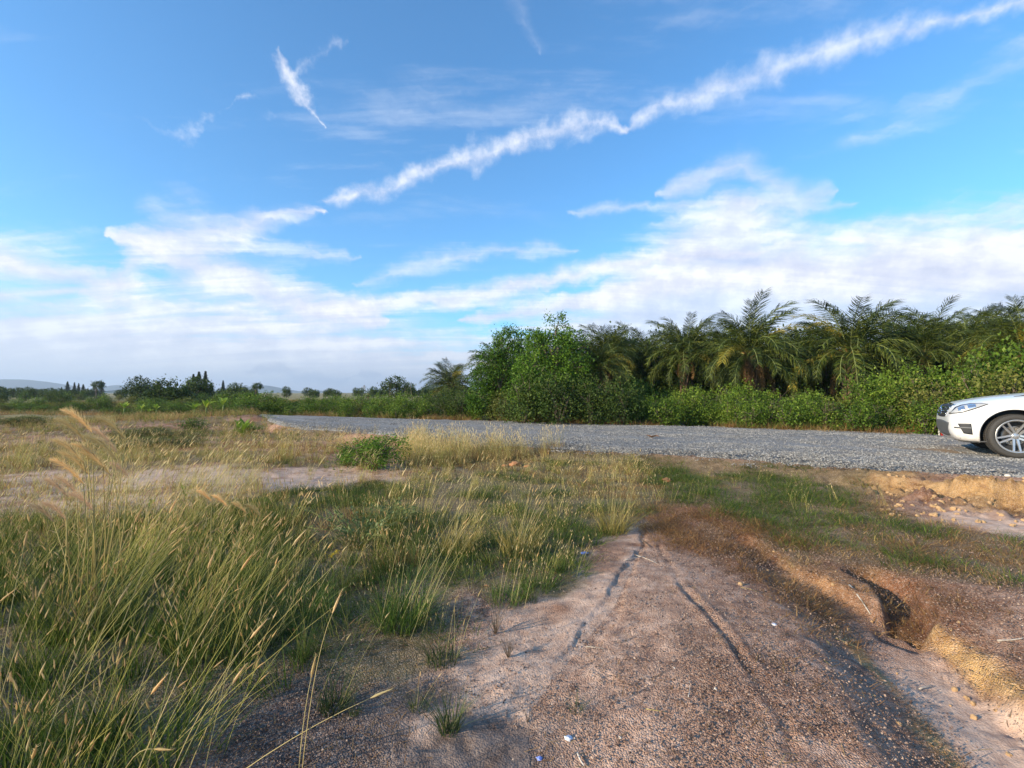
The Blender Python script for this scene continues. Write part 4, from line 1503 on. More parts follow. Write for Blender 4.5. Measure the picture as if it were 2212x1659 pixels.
def stone_mesh(seed, n, spread, s0, s1, mat):
    """a handful of broken stones lying loose"""
    r = np.random.default_rng(seed)
    base = np.array([(1, 0, 0), (-1, 0, 0), (0, 1, 0), (0, -1, 0), (0, 0, 1), (0, 0, -1)], float)
    F8 = np.array([(0, 2, 4), (2, 1, 4), (1, 3, 4), (3, 0, 4), (2, 0, 5), (1, 2, 5), (3, 1, 5), (0, 3, 5)])
    V, F, A = [], [], []
    for i in range(n):
        s = s0 * (s1 / s0) ** r.uniform()
        q = base * s * r.uniform(0.55, 1.15, (6, 3)) + r.normal(size=(6, 3)) * s * 0.16
        e = Euler(r.uniform(0, 6.28, 3)).to_matrix()
        q = q @ np.array(e)
        q[:, 2] *= 0.8
        q += np.array([r.uniform(-spread, spread), r.uniform(-spread, spread), s * 0.25])
        V.append(q)
        F.append(F8 + i * 6)
        A.append(np.full(6, r.uniform()))
    return new_mesh('stones', np.concatenate(V), np.concatenate(F), 3, [mat], None, False, dict(v=np.concatenate(A)))


def stone_material(name, stops):
    m, T = new_mat(name)
    v = attr(T, 'v').outputs['Fac']
    pos = T.n('ShaderNodeNewGeometry').outputs['Position']
    n = T.noise(pos, 40, 3, 0.7)
    c = T.ramp(T.m('ADD', T.m('MULTIPLY', v, 0.8), T.m('MULTIPLY', n, 0.2)), stops)
    finish(T, c, 0.85, n, 0.004, 0.5, 0.25)
    return m


MAT['gravel'] = stone_material('gravel', [(0.1, (0.08, 0.08, 0.085)), (0.5, (0.205, 0.197, 0.182)), (0.9, (0.47, 0.445, 0.405))])
MAT['grit'] = stone_material('grit', [(0.1, (0.060, 0.042, 0.034)), (0.40, (0.17, 0.10, 0.072)), (0.80, (0.36, 0.245, 0.18)), (0.99, (0.60, 0.48, 0.38))])
source('gravel', [stone_mesh(i, 55, 0.22, 0.007, 0.018, MAT['gravel']) for i in range(4)])
source('gravelfine', [stone_mesh(10 + i, 60, 0.22, 0.005, 0.012, MAT['gravel']) for i in range(2)])
source('grit', [stone_mesh(20 + i, 60, 0.12, 0.0016, 0.0055, MAT['grit']) for i in range(4)])


def straw_bits(g, r):
    for k in range(14):
        p = np.array([r.uniform(-.14, .14), r.uniform(-.14, .14), 0.004])
        a = r.uniform(0, 6.28)
        L = r.uniform(.015, .06)
        d = np.array([math.cos(a), math.sin(a), r.uniform(-.05, .25)])
        s_ = np.array([-math.sin(a), math.cos(a), 0]) * 0.0012
        g.add([p - s_, p + s_, p + d * L + s_, p + d * L - s_], [(0, 1, 2, 3)], 0, v=float(r.uniform(0, 1)))


source('straw', mk(straw_bits, range(80, 83), 'straw', [dm]))


def scatter_group():
    ng = bpy.data.node_groups.new('scatter', 'GeometryNodeTree')
    ng.interface.new_socket('Geometry', in_out='INPUT', socket_type='NodeSocketGeometry')
    ng.interface.new_socket('Geometry', in_out='OUTPUT', socket_type='NodeSocketGeometry')
    N = ng.nodes
    gi, go = N.new('NodeGroupInput'), N.new('NodeGroupOutput')
    ci = N.new('GeometryNodeCollectionInfo')
    ci.inputs['Collection'].default_value = SRC
    ci.inputs['Separate Children'].default_value = True
    ci.inputs['Reset Children'].default_value = True
    iop = N.new('GeometryNodeInstanceOnPoints')
    iop.inputs['Pick Instance'].default_value = True

    def na(nm, ty):
        n = N.new('GeometryNodeInputNamedAttribute')
        n.data_type = ty
        n.inputs['Name'].default_value = nm
        return n.outputs['Attribute']
    L = ng.links
    L.new(gi.outputs[0], iop.inputs['Points'])
    L.new(ci.outputs[0], iop.inputs['Instance'])
    L.new(na('kind', 'INT'), iop.inputs['Instance Index'])
    L.new(na('rot', 'FLOAT_VECTOR'), iop.inputs['Rotation'])
    L.new(na('scl', 'FLOAT'), iop.inputs['Scale'])
    L.new(iop.outputs[0], go.inputs[0])
    return ng


SCATTER = scatter_group()


def scatter(name, X, Y, Z, kinds, scl, tint, label, rz=None, tiltx=0.08, cat=None):
    n = len(X)
    me = bpy.data.meshes.new(name)
    me.vertices.add(n)
    me.vertices.foreach_set('co', np.stack([X, Y, Z], -1).astype(np.float32).ravel())
    rot = np.stack([rng.normal(size=n) * tiltx, rng.normal(size=n) * tiltx, rng.uniform(0, 6.28, n) if rz is None else rz], -1)
    a = me.attributes.new('rot', 'FLOAT_VECTOR', 'POINT')
    a.data.foreach_set('vector', rot.astype(np.float32).ravel())
    a = me.attributes.new('scl', 'FLOAT', 'POINT')
    a.data.foreach_set('value', np.broadcast_to(scl, n).astype(np.float32))
    a = me.attributes.new('tint', 'FLOAT', 'POINT')
    a.data.foreach_set('value', np.clip(np.broadcast_to(tint, n), 0, 1).astype(np.float32))
    a = me.attributes.new('kind', 'INT', 'POINT')
    a.data.foreach_set('value', np.asarray(kinds, np.int32))
    o = link(name, me)
    md = o.modifiers.new('scatter', 'NODES')
    md.node_group = SCATTER
    tag(o, label, cat, kind='stuff')
    return o


def throw(x0, x1, y0, y1, dens, fn):
    """random points in a box, kept with probability fn"""
    n = int((x1 - x0) * (y1 - y0) * dens)
    X = rng.uniform(x0, x1, n)
    Y = rng.uniform(y0, y1, n)
    vis = np.abs(X) < Y * 1.16 + 1.2
    X, Y = X[vis], Y[vis]
    c = cover(X, Y)
    w = fn(X, Y, c)
    k = rng.uniform(0, 1, len(X)) < w
    return X[k], Y[k], {q: v[k] for q, v in c.items()}


def pick(kind, n):
    return np.array(KIND[kind])[rng.integers(0, len(KIND[kind]), n)]


offroad = lambda c: 1 - np.clip(c['road'] * 1.4, 0, 1)

# creeping grass right of the bare mound and along the verge
X, Y, c = throw(-3.5, 12, 2.6, 13.5, 60, lambda x, y, c: np.clip(c['gr'] + c['gc'] * 1.0, 0, 1) * offroad(c) * (1 - c['gfloor']) * (1 - c['pink']) * (1 - c['scarp'] * .8) * ss(fbm(x, y, .5, 3, 201), .30 + .10 * (x < 1), .44 + .12 * (x < 1)))
green = ss(fbm(X, Y, 1.5, 4, 211) - 0.10 * ss(Y, 8.5, 10.5) + .17 * (X < 1) + .08 * ss(X - 0.9 * Y, -0.6, 0.6), 0.545, 0.65)
isg = rng.uniform(0, 1, len(X)) < green * 0.9 + .04
kd = np.where(isg, pick('creep_green', len(X)), pick('creep_dry', len(X)))
scatter('creeping_grass', X, Y, height(X, Y), kd, rng.uniform(.7, 1.25, len(X)), np.where(isg, 0.50 - .2 * green + rng.normal(size=len(X)) * .12, rng.uniform(.15, .9, len(X))),
        'short creeping grass, green and straw brown, covering the ground between the bare earth and the gravel')

# upright grass in the middle
X, Y, c = throw(-4.0, 3.2, 2.2, 11.5, 40, lambda x, y, c: c['gc'] * offroad(c) * (.05 + .95 * ss(fbm(x, y, .55, 3, 221), .47, .60)))
tint = 0.04 + 0.40 * ss(Y, 4.5, 9.5) + rng.normal(size=len(X)) * .13
dryk = rng.uniform(0, 1, len(X)) < ss(Y, 5.5, 9) * .5 + .06 + .35 * ss(X, 0.3, 1.2) * ss(Y, 3.5, 5)
kd = np.where(dryk, pick('drytuft', len(X)), pick('mid', len(X)))
scatter('upright_grass', X, Y, height(X, Y), kd, rng.uniform(.30, .80, len(X)) * (0.9 - .2 * ss(Y, 5, 7)), tint, 'knee high green and golden grass in the middle of the foreground')

# gold band of dry grass standing along the near edge of the road
band = gl([(870, 975), (930, 955), (1100, 958), (1260, 972), (1240, 990), (1050, 1000), (900, 1010)])
X, Y, c = throw(-4, 3, 7.5, 15, 70, lambda x, y, c: poly_mask(x, y, band, .25) * offroad(c) * ss(fbm(x, y, .7, 3, 223), .3, .5))
scatter('golden_grass', X, Y, height(X, Y), pick('drytuft', len(X)), rng.uniform(.8, 1.5, len(X)), rng.uniform(.5, .95, len(X)), 'band of dense golden dry grass along the near edge of the gravel road', tiltx=.04)

# left foreground: long grass leaning to the right
X, Y, c = throw(-7, -0.3, 1.0, 6.2, 27, lambda x, y, c: c['gL'] * (.15 + .85 * ss(fbm(x, y, .5, 3, 231), .42, .54)))
tint = .30 + .22 * ss(Y, 2.6, 4.4) + .25 * (fbm(X, Y, 1.2, 3, 241) - .5) * 3 - .15 * ss(2.6 - Y, 0, 1.2) + rng.normal(size=len(X)) * .1
scatter('tall_grass', X, Y, height(X, Y), pick('tall', len(X)), rng.uniform(.6, 1.05, len(X)) * (1 - .45 * ss(Y, 2.9, 4.4)), tint, 'long yellow green grass with seed heads leaning right in the left foreground', rz=rng.normal(size=len(X)) * .35)
X, Y, c = throw(-7, 0.2, 1.0, 6.2, 55, lambda x, y, c: np.clip(c['gL'] * .8 + .0, 0, 1))
scatter('under_grass', X, Y, height(X, Y), pick('mid', len(X)), rng.uniform(.6, 1.2, len(X)), .22 + rng.normal(size=len(X)) * .12, 'dense green grass under the long seed stems on the left')

# thin feathery seed stems over the bare pans and the field
X, Y, c = throw(-11, -0.5, 3.0, 11.0, 30, lambda x, y, c: (.6 + .4 * (1 - c['field'])) * (1 - .7 * ss(y, 7, 9)) * (1 - c['gc'] * .93) * offroad(c) * ss(fbm(x, y, 1.0, 3, 251), .40, .55))
scatter('feathery_grass', X, Y, height(X, Y), pick('thin', len(X)), rng.uniform(.55, 1.05, len(X)), rng.uniform(.3, 1, len(X)), 'thin pale feathery grass stems over the bare ground on the left', rz=rng.normal(size=len(X)) * .4)

# brown and gold tufts in bands across the left field
dryband = lambda x, y, c: ss(-x, 1.2, 2.5) * (1 - c['field']) * offroad(c) * ss(fbm(x + 0.2 * y, y * 1.8, 2.6, 4, 131), 0.48, 0.56) * .8
X, Y, c = throw(-26, -1.0, 8.2, 26, 16, lambda x, y, c: np.clip(dryband(x, y, c) + .16 * offroad(c) * ss(-x, 1.2, 2.5), 0, 1))
scatter('field_grass', X, Y, height(X, Y), np.where(rng.uniform(0, 1, len(X)) < .75, pick('drytuft', len(X)), pick('mid', len(X))), rng.uniform(.35, .9, len(X)), rng.uniform(0, .5, len(X)), 'brown and golden tufts in bands across the dry field on the left')
X, Y, c = throw(-5.2, -1.6, 9.6, 13.5, 40, lambda x, y, c: poly_mask(x, y, gl([(400, 990), (420, 960), (640, 925), (650, 985), (560, 1003)]), .25) * offroad(c))
scatter('reedy_grass', X, Y, height(X, Y), pick('drytuft', len(X)), rng.uniform(.9, 1.3, len(X)), rng.uniform(.2, .6, len(X)), 'stand of reedy olive and golden grass in front of the road bend', tiltx=.05)
X, Y, c = throw(-70, -6, 22, 75, 2.2, lambda x, y, c: (y > 22) * (1 - c['road']) * ss(fbm(x, y * 2, 9.0, 3, 261), .36, .5) * (y < road_far(x) - .5 + 60 * (x < -17)))
scatter('pale_meadow', X, Y, height(X, Y), np.where(rng.uniform(0, 1, len(X)) < .6, pick('coarse', len(X)), pick('coarse_green', len(X))), rng.uniform(.9, 1.7, len(X)), rng.uniform(.3, .9, len(X)), 'pale yellow meadow grass beyond the dry field')

X, Y, c = throw(-14, -0.5, 3.6, 14, 26, lambda x, y, c: ss(-x, .6, 1.4) * offroad(c) * ss(fbm(x, y * 1.6, 1.1, 3, 265), .46, .60))
scatter('pan_litter', X, Y, height(X, Y), np.where(rng.uniform(0, 1, len(X)) < .7, pick('creep_dry', len(X)), pick('drytuft', len(X))), rng.uniform(.5, 1.3, len(X)), rng.uniform(0, .8, len(X)), 'patches of creeping dry grass scattered over the bare pans on the left')

# foot of the hedge, far side of the road
def hedge_foot(x, y, c):
    d = y - road_far(x)
    return ss(d, -.05, .15) * (1 - ss(d, 1.0, 1.8)) * ss(fbm(x, y, 1.6, 3, 271), .42, .55)
X, Y, c = throw(-16, 18, 9, 30, 14, hedge_foot)
scatter('verge_grass', X, Y, height(X, Y), np.where(rng.uniform(0, 1, len(X)) < .7, pick('coarse', len(X)), pick('coarse_green', len(X))), rng.uniform(.7, 1.5, len(X)), rng.uniform(0, .8, len(X)), 'dry straw coloured grass at the foot of the hedge across the road')

# seed stems sprinkled over the lawn, straws and grit over the bare earth
X, Y, c = throw(-2, 7, 2.8, 10.5, 16, lambda x, y, c: np.clip(c['gr'] * .06 + c['gc'], 0, 1) * offroad(c))
scatter('seed_stems', X, Y, height(X, Y), pick('seedlet', len(X)), rng.uniform(.6, 1.2, len(X)), rng.uniform(.2, .9, len(X)), 'fine seed stems standing in the short grass')
bare = lambda x, y, c: (1 - np.clip(c['gL'] + c['gc'] * .8, 0, 1)) * (1 - c['gfloor'] * .97) * offroad(c) * (1 - c['silt'] * .8) * (1 - c['pink'] * .8)
X, Y, c = throw(-2.6, 6.5, 1.3, 7.0, 240, lambda x, y, c: bare(x, y, c) * (.25 + .75 * ss(fbm(x, y, .6, 4, 281), .40, .55)) * np.exp(-((np.hypot(x, y) - 1.5) / 4.5).clip(0) ** 2))
scatter('grit', X, Y, height(X, Y), pick('grit', len(X)), rng.uniform(.7, 1.5, len(X)), .5, 'fine reddish brown grit and crumbs of earth on the bare ground')
X, Y, c = throw(-2.6, 6.5, 1.3, 8.0, 60, lambda x, y, c: bare(x, y, c) * np.where(x < .1, 1.0, .4))
scatter('straw', X, Y, height(X, Y), pick('straw', len(X)), rng.uniform(.7, 1.4, len(X)), rng.uniform(.1, .9, len(X)), 'bits of straw and twig strewn over the bare earth')
# dry rust coloured mat of dead grass at the top of the bare mound
mat_ = gl([(1400, 1090), (1500, 1085), (1570, 1110), (1620, 1170), (1640, 1200), (1540, 1215), (1430, 1195), (1400, 1150)])
X, Y, c = throw(0.6, 4.4, 2.8, 8.0, 190, lambda x, y, c: np.clip(poly_mask(x, y, mat_, .2) + .8 * (1 - ss(np.abs(seg_dist(x, y, GULLY)[0] - .36), .2, .34)) * (1 - c['gfloor'] * .6) * ss(y, 2.8, 3.4), 0, 1) * ss(fbm(x, y, .4, 3, 291), .35, .5))
scatter('dead_grass_mat', X, Y, height(X, Y), pick('creep_dry', len(X)), rng.uniform(.5, 1.1, len(X)), rng.uniform(0, .5, len(X)), 'rust brown mat of dead grass at the head of the gully and rill')

X, Y, c = throw(3.5, 12, 5.0, 9.5, 60, lambda x, y, c: c['scarp'] * offroad(c) * ss(fbm(x, y, .5, 3, 293), .42, .56))
scatter('bank_grass', X, Y, height(X, Y), pick('creep_dry', len(X)), rng.uniform(.5, 1.1, len(X)), rng.uniform(0, .5, len(X)), 'rust coloured dead grass on the crumbling clay bank below the gravel')

# ------------------------------------------------------------------ loose gravel on the road
def gravel_pts(dens, x0, x1, y0, y1, lo):
    n = int((x1 - x0) * (y1 - y0) * dens)
    X = rng.uniform(x0, x1, n)
    Y = rng.uniform(y0, y1, n)
    e = fbm(X, Y, 1.3, 4, 71) - .5
    inn = ss(Y - road_near(X) + .8 * e, -.25, .25) * (1 - ss(Y - road_far(X) + .5 * (fbm(X, Y, .9, 4, 101) - .5), -.1, .3))
    w = inn * (lo + (1 - lo) * (1 - road_worn(X, Y)) * ss(fbm(X, Y, .8, 3, 301), .3, .5))
    k = (rng.uniform(0, 1, n) < w) & (np.abs(X) < Y * 1.2 + 2)
    return X[k], Y[k]


X, Y = gravel_pts(44, -9, 15, 5.5, 22, .10)
k = rng.uniform(0, 1, len(X)) < np.clip(1.35 - Y / 22, .25, 1)
X, Y = X[k], Y[k]
scatter('loose_gravel', X, Y, road_z(X, Y) - .008, pick('gravel', len(X)), rng.uniform(.75, 1.3, len(X)), .5, 'loose grey broken stone covering the road', tiltx=.02)
X, Y = gravel_pts(14, -6, 14, 5.5, 16, .7)
scatter('fine_gravel', X, Y, road_z(X, Y) - .004, pick('gravelfine', len(X)), rng.uniform(.8, 1.3, len(X)), .5, 'fine grey stone chips in the wheel tracks of the road', tiltx=.02)
print('instances', sum(len(o.data.vertices) for o in COL.objects if o.modifiers))


# ------------------------------------------------------------------ white car at the right edge
from mathutils.bvhtree import BVHTree


def simple_mat(name, col, rough=0.5, metal=0.0, coat=0.0, spec=0.5, bump=None):
    m, T = new_mat(name)
    pos = T.n('ShaderNodeTexCoord').outputs['Object']
    n = T.noise(pos, bump or 6.0, 4, 0.6)
    c = T.mix(T.sst(n, 0.35, 0.75), col, tuple(x * 0.86 for x in col))
    finish(T, c, rough, n if bump else None, 0.002, 0.4, spec, 0.0, metal, coat)
    return m


def paint_mat():
    """white lacquer with a breath of road dust low down"""
    m, T = new_mat('white_paint')
    pos = T.n('ShaderNodeTexCoord').outputs['Object']
    z = T.n('ShaderNodeSeparateXYZ', (pos,)).outputs[2]
    n = T.noise(pos, 7, 5, 0.65)
    dust = T.m('MULTIPLY', T.sst(z, 0.75, 0.22), T.sst(n, 0.25, 0.7, 0.15, 0.6))
    c = T.mix(dust, (0.76, 0.755, 0.735), (0.50, 0.40, 0.31))
    b = T.n('ShaderNodeBsdfPrincipled', {'Base Color': c, 'Roughness': T.m('MULTIPLY_ADD', dust, 0.4, 0.28), 'Coat Weight': 0.6, 'Coat Roughness': 0.05, 'Specular IOR Level': 0.5})
    T.n('ShaderNodeOutputMaterial', {'Surface': b.outputs[0]})
    return m


PAINT = paint_mat()
BLACKP = simple_mat('black_plastic', (0.022, 0.022, 0.024), 0.55, bump=60.0)
DARKG = simple_mat('grey_plastic', (0.10, 0.10, 0.10), 0.5, bump=40.0)
CHROME = simple_mat('chrome', (0.75, 0.75, 0.76), 0.12, 1.0)
ALLOY = simple_mat('alloy', (0.60, 0.585, 0.56), 0.32, 0.75, 0.2)
TYRE = simple_mat('tyre_rubber', (0.055, 0.050, 0.044), 0.85, bump=50.0)
STEEL = simple_mat('brake_steel', (0.25, 0.24, 0.23), 0.45, 0.8)
LENS = simple_mat('headlight_lens', (0.50, 0.49, 0.47), 0.28, 0.10, 0.35)
REFL = simple_mat('reflector', (0.85, 0.86, 0.88), 0.10, 0.9, 1.0)
GLASS = simple_mat('tinted_glass', (0.02, 0.025, 0.028), 0.05, 0.0, 1.0, 0.8)
REDL = simple_mat('red_plastic', (0.45, 0.02, 0.015), 0.3, 0.0, 0.5)


def loft(stations, closed_caps=True):
    """stations: list of (x, half profile [(y, z)...] bottom centre to top centre)"""
    g_v, rings = [], []
    for x, prof in stations:
        ring = []
        full = prof + [(-y, z) for y, z in reversed(prof[1:-1])]
        for y, z in full:
            ring.append(len(g_v))
            g_v.append((x, y, z))
        rings.append(ring)
    F = []
    n = len(rings[0])
    for a, b in zip(rings, rings[1:]):
        for k in range(n):
            k2 = (k + 1) % n
            F.append((a[k], a[k2], b[k2], b[k]))
    h = n // 2
    for ring, flip in ((rings[0], False), (rings[-1], True)):
        for k in range(h):
            q = (ring[k], ring[k + 1], ring[n - k - 1] if k < h else ring[k], ring[(n - k) % n])
            q = tuple(dict.fromkeys(q))
            if len(q) >= 3:
                F.append(q if not flip else q[::-1])
    return g_v, F


def half(w, zb, zt, zs=None, tuck=0.92):
    zs = zt - 0.07 if zs is None else zs
    z = lambda f: zb + (zs - zb) * f
    return [(0, zb), (w * .6, zb), (w * tuck, zb + .02), (w * .985, z(.18)), (w * .995, z(.40)), (w, z(.62)), (w * .985, z(.82)), (w * .90, zs), (w * .72, zs + (zt - zs) * .62), (w * .38, zt - .006), (0, zt)]


def build_car():
    import bmesh
    root = bpy.data.objects.new('parked_car', None)
    COL.objects.link(root)
    S = [(0.875, half(.50, .54, .70, .66)), (0.862, half(.66, .43, .77, .71)), (.815, half(.80, .32, .91, .83)), (.745, half(.865, .245, .972, .885)), (.60, half(.915, .215, 1.02, .925)),
         (.35, half(.945, .22, 1.08, .975)), (0, half(.962, .23, 1.14, 1.02)), (-.45, half(.965, .25, 1.195, 1.06)), (-.80, half(.963, .26, 1.225, 1.08)),
         (-1.6, half(.96, .26, 1.15, 1.09)), (-2.4, half(.96, .26, 1.15, 1.09)), (-3.2, half(.955, .26, 1.16, 1.08)), (-3.65, half(.92, .30, 1.14, 1.05)), (-3.86, half(.80, .36, 1.08, 1.0))]
    V, F = loft(S)
    bm = bmesh.new()
    vs = [bm.verts.new(v) for v in V]
    for f in F:
        try:
            bm.faces.new([vs[i] for i in f])
        except ValueError:
            pass
    bmesh.ops.recalc_face_normals(bm, faces=bm.faces)
    me0 = bpy.data.meshes.new('car_cage')
    bm.to_mesh(me0)
    bm.free()
    tmp = link('car_cage', me0)
    sub = tmp.modifiers.new('s', 'SUBSURF')
    sub.levels = sub.render_levels = 3
    cut = Geo()
    for cx in (0.0, -2.915):
        cut.tube([(cx, -1.3, .40), (cx, -.62, .40)], [.475, .475], 48)
        cut.tube([(cx, .62, .40), (cx, 1.3, .40)], [.475, .475], 48)
    cob = link('car_cut', cut.mesh('car_cut', []))
    bm = bmesh.new()
    bm.from_mesh(cob.data)
    bmesh.ops.recalc_face_normals(bm, faces=bm.faces)
    bm.to_mesh(cob.data)
    bm.free()
    dg = bpy.context.evaluated_depsgraph_get()
    smooth = bpy.data.meshes.new_from_object(tmp.evaluated_get(dg))
    bvh = BVHTree.FromPolygons([v.co[:] for v in smooth.vertices], [tuple(p.vertices) for p in smooth.polygons])
    bo = tmp.modifiers.new('b', 'BOOLEAN')
    bo.operation = 'DIFFERENCE'
    bo.object = cob
    bo.solver = 'EXACT'
    dg.update()
    dg = bpy.context.evaluated_depsgraph_get()
    body = bpy.data.meshes.new_from_object(tmp.evaluated_get(dg))
    bpy.data.objects.remove(tmp)
    bpy.data.objects.remove(cob)
    body.materials.clear()
    body.materials.append(PAINT)
    body.materials.append(BLACKP)
    for p in body.polygons:
        p.use_smooth = True
        c = p.center
        for cx in (0, -2.915):
            d = math.hypot(c.x - cx, c.z - .40)
            if d < .478 and abs(c.y) < .958 and (abs(c.y) > .60):
                if abs(p.normal.y) < 0.5 or abs(c.y) < .64:
                    p.material_index = 1
                    p.use_smooth = False
    body.name = 'body'
    body.set_sharp_from_angle(angle=R(38))
    bod = link('body', body, root)

    def patch(name, bottom, top, axis, side, mat, off=0.004, nu=22, nv=8, parent=None, thick=0.012):
        """curved panel lying on the body between two edge lines given in side view (x, z) or front view (y, z)"""
        def at(line, u):
            f = u * (len(line) - 1)
            i = min(int(f), len(line) - 2)
            a, b = line[i], line[i + 1]
            return a[0] + (b[0] - a[0]) * (f - i), a[1] + (b[1] - a[1]) * (f - i)
        Vv, ok = [], True
        for layer in (0, 1):
            for j in range(nv + 1):
                for i in range(nu + 1):
                    u, v = i / nu, j / nv
                    a, b = at(bottom, u), at(top, u)
                    p, q = a[0] + (b[0] - a[0]) * v, a[1] + (b[1] - a[1]) * v
                    if axis == 'y':
                        hit = bvh.ray_cast(Vector((p, 2.0 * side, q)), Vector((0, -side, 0)))
                    else:
                        hit = bvh.ray_cast(Vector((2.0, p, q)), Vector((-1, 0, 0)))
                    if hit[0] is None:
                        hit = bvh.find_nearest(Vector((p, .9 * side, q)) if axis == 'y' else Vector((.9, p, q)))
                    nrm = hit[1]
                    ref = Vector((0, side, 0)) if axis == 'y' else Vector((1, 0, 0))
                    if nrm.dot(ref) < 0:
                        nrm = -nrm
                    Vv.append(tuple(hit[0] + nrm * (off if layer == 0 else off - thick)))
        m_ = (nu + 1) * (nv + 1)
        Ff = []
        for j in range(nv):
            for i in range(nu):
                a = j * (nu + 1) + i
                Ff.append((a, a + 1, a + nu + 2, a + nu + 1))
                Ff.append((a + m_, a + nu + 1 + m_, a + nu + 2 + m_, a + 1 + m_))
        ring = [i for i in range(nu + 1)] + [j * (nu + 1) + nu for j in range(1, nv + 1)] + [nv * (nu + 1) + i for i in range(nu - 1, -1, -1)] + [j * (nu + 1) for j in range(nv - 1, 0, -1)]
        for a, b in zip(ring, ring[1:] + ring[:1]):
            Ff.append((a, a + m_, b + m_, b))
        g = Geo()
        g.add(Vv, Ff)
        me = g.mesh(name, [mat])
        return link(name, me, parent or root)

    for sd in (1, -1):
        hl = patch('headlight', [(.33, .965), (.45, .905), (.58, .845), (.70, .795), (.80, .775), (.842, .765)], [(.31, .968), (.42, .985), (.56, .975), (.68, .945), (.77, .895), (.845, .775)], 'y', sd, BLACKP, 0.004, 26, 8)
        patch('lens', [(.36, .962), (.47, .912), (.59, .858), (.70, .810), (.79, .790), (.828, .784)], [(.35, .966), (.45, .974), (.56, .964), (.67, .935), (.75, .890), (.832, .792)], 'y', sd, LENS, 0.008, 26, 8, hl)
        patch('reflector', [(.50, .905), (.56, .885), (.61, .870)], [(.50, .955), (.56, .955), (.61, .935)], 'y', sd, REFL, 0.011, 8, 4, hl)
        patch('reflector', [(.65, .850), (.70, .835), (.74, .825)], [(.65, .925), (.70, .905), (.74, .880)], 'y', sd, REFL, 0.011, 8, 4, hl)
        fi = patch('side_intake', [(.565, .395), (.63, .40), (.685, .41)], [(.585, .60), (.67, .60), (.765, .595)], 'y', sd, BLACKP, 0.003, 10, 8)
        patch('daytime_light', [(.58, .50), (.66, .50), (.80, .505)], [(.58, .535), (.66, .535), (.80, .53)], 'y', sd, DARKG, 0.010, 12, 2, fi)
        patch('front_arch_lip', [(.475 * math.cos(a), .40 + .475 * math.sin(a)) for a in np.linspace(-.38, math.pi + .38, 30)],
              [(.505 * math.cos(a), .40 + .505 * math.sin(a)) for a in np.linspace(-.38, math.pi + .38, 30)], 'y', sd, PAINT, 0.006, 58, 1)
        patch('door', [(-.86, .36), (-1.3, .34), (-1.82, .34)], [(-.80, 1.04), (-1.3, 1.06), (-1.82, 1.07)], 'y', sd, PAINT, 0.005, 14, 10)
        patch('door', [(-1.835, .34), (-2.2, .34), (-2.45, .50), (-2.55, .80)], [(-1.835, 1.07), (-2.2, 1.07), (-2.5, 1.07), (-2.85, 1.06)], 'y', sd, PAINT, 0.005, 14, 10)
        patch('fog_trim', [(.20, .255), (.5, .25), (.78, .255)], [(.20, .275), (.5, .272), (.78, .275)], 'y', sd, DARKG, 0.006, 12, 1)
    gr = patch('grille', [(-.40, .705), (-.2, .695), (0, .69), (.2, .695), (.40, .705)], [(-.50, .925), (-.25, .945), (0, .95), (.25, .945), (.50, .925)], 'x', 1, BLACKP, 0.006, 24, 8)
    for zc in (.75, .81, .87):
        k = .42 + (zc - .70) * .38
        patch('bar', [(-k, zc), (0, zc - .006), (k, zc)], [(-k, zc + .022), (0, zc + .018), (k, zc + .022)], 'x', 1, CHROME, 0.016, 24, 1, gr)
    patch('frame', [(-.52, .930), (0, .956), (.52, .930)], [(-.525, .945), (0, .970), (.525, .945)], 'x', 1, CHROME, 0.012, 24, 1, gr)
    for s_ in (-1, 1):
        patch('frame', [(s_ * .395, .70), (s_ * .415, .70)], [(s_ * .505, .935), (s_ * .525, .935)], 'x', 1, CHROME, 0.012, 2, 10, gr)
    # round badge: ring with a three armed star
    hit = bvh.ray_cast(Vector((2, 0, .825)), Vector((-1, 0, 0)))[0]
    g = Geo()
    cx = hit.x + .035
    cir = [(cx, .085 * math.cos(a), .825 + .085 * math.sin(a)) for a in np.linspace(0, 2 * math.pi, 25)]
    g.tube(cir, [.007] * 25, 6)
    for a in (90, 210, 330):
        g.tube([(cx, 0, .825), (cx, .08 * math.cos(R(a)), .825 + .08 * math.sin(R(a)))], [.014, .004], 6)
    link('badge', g.mesh('badge', [CHROME]), gr)
    patch('lower_intake', [(-.56, .345), (-.3, .325), (0, .32), (.3, .325), (.56, .345)], [(-.66, .60), (-.3, .625), (0, .63), (.3, .625), (.66, .60)], 'x', 1, DARKG, 0.004, 26, 8)
    # bonnet shut line and crease
    g = Geo()
    for sd in (1, -1):
        pts = []
        for x, y in ((.80, .52), (.74, .66), (.62, .77), (.40, .83), (0, .855), (-.4, .86), (-.78, .85)):
            h = bvh.ray_cast(Vector((x, y * sd, 2)), Vector((0, 0, -1)))
            pts.append(h[0] + Vector((0, 0, .0005)))
        g.tube(pts, [.0032] * len(pts), 4)
    link('bonnet_gap', g.mesh('bonnet_gap', [BLACKP]), root)
    # dark air inlets on the bonnet near the windscreen
    g = Geo()
    for sd in (1, -1):
        pts = [bvh.ray_cast(Vector((x, .60 * sd, 2)), Vector((0, 0, -1)))[0] + Vector((0, 0, .002)) for x in (-.05, -.2, -.35)]
        g.tube(pts, [.006, .016, .008], 6)
    link('bonnet_inlet', g.mesh('bonnet_inlet', [BLACKP]), root)
    # cabin
    P_ = lambda w, z0, z1, k=.80: [(0, z0), (w * .6, z0), (w, z0 + .005), (w * .985, z0 + .08), (w * (k + 1) / 2, (z0 + z1) / 2), (w * k, z1 - .06), (w * k * .85, z1 - .015), (w * k * .4, z1), (0, z1 + .004)]
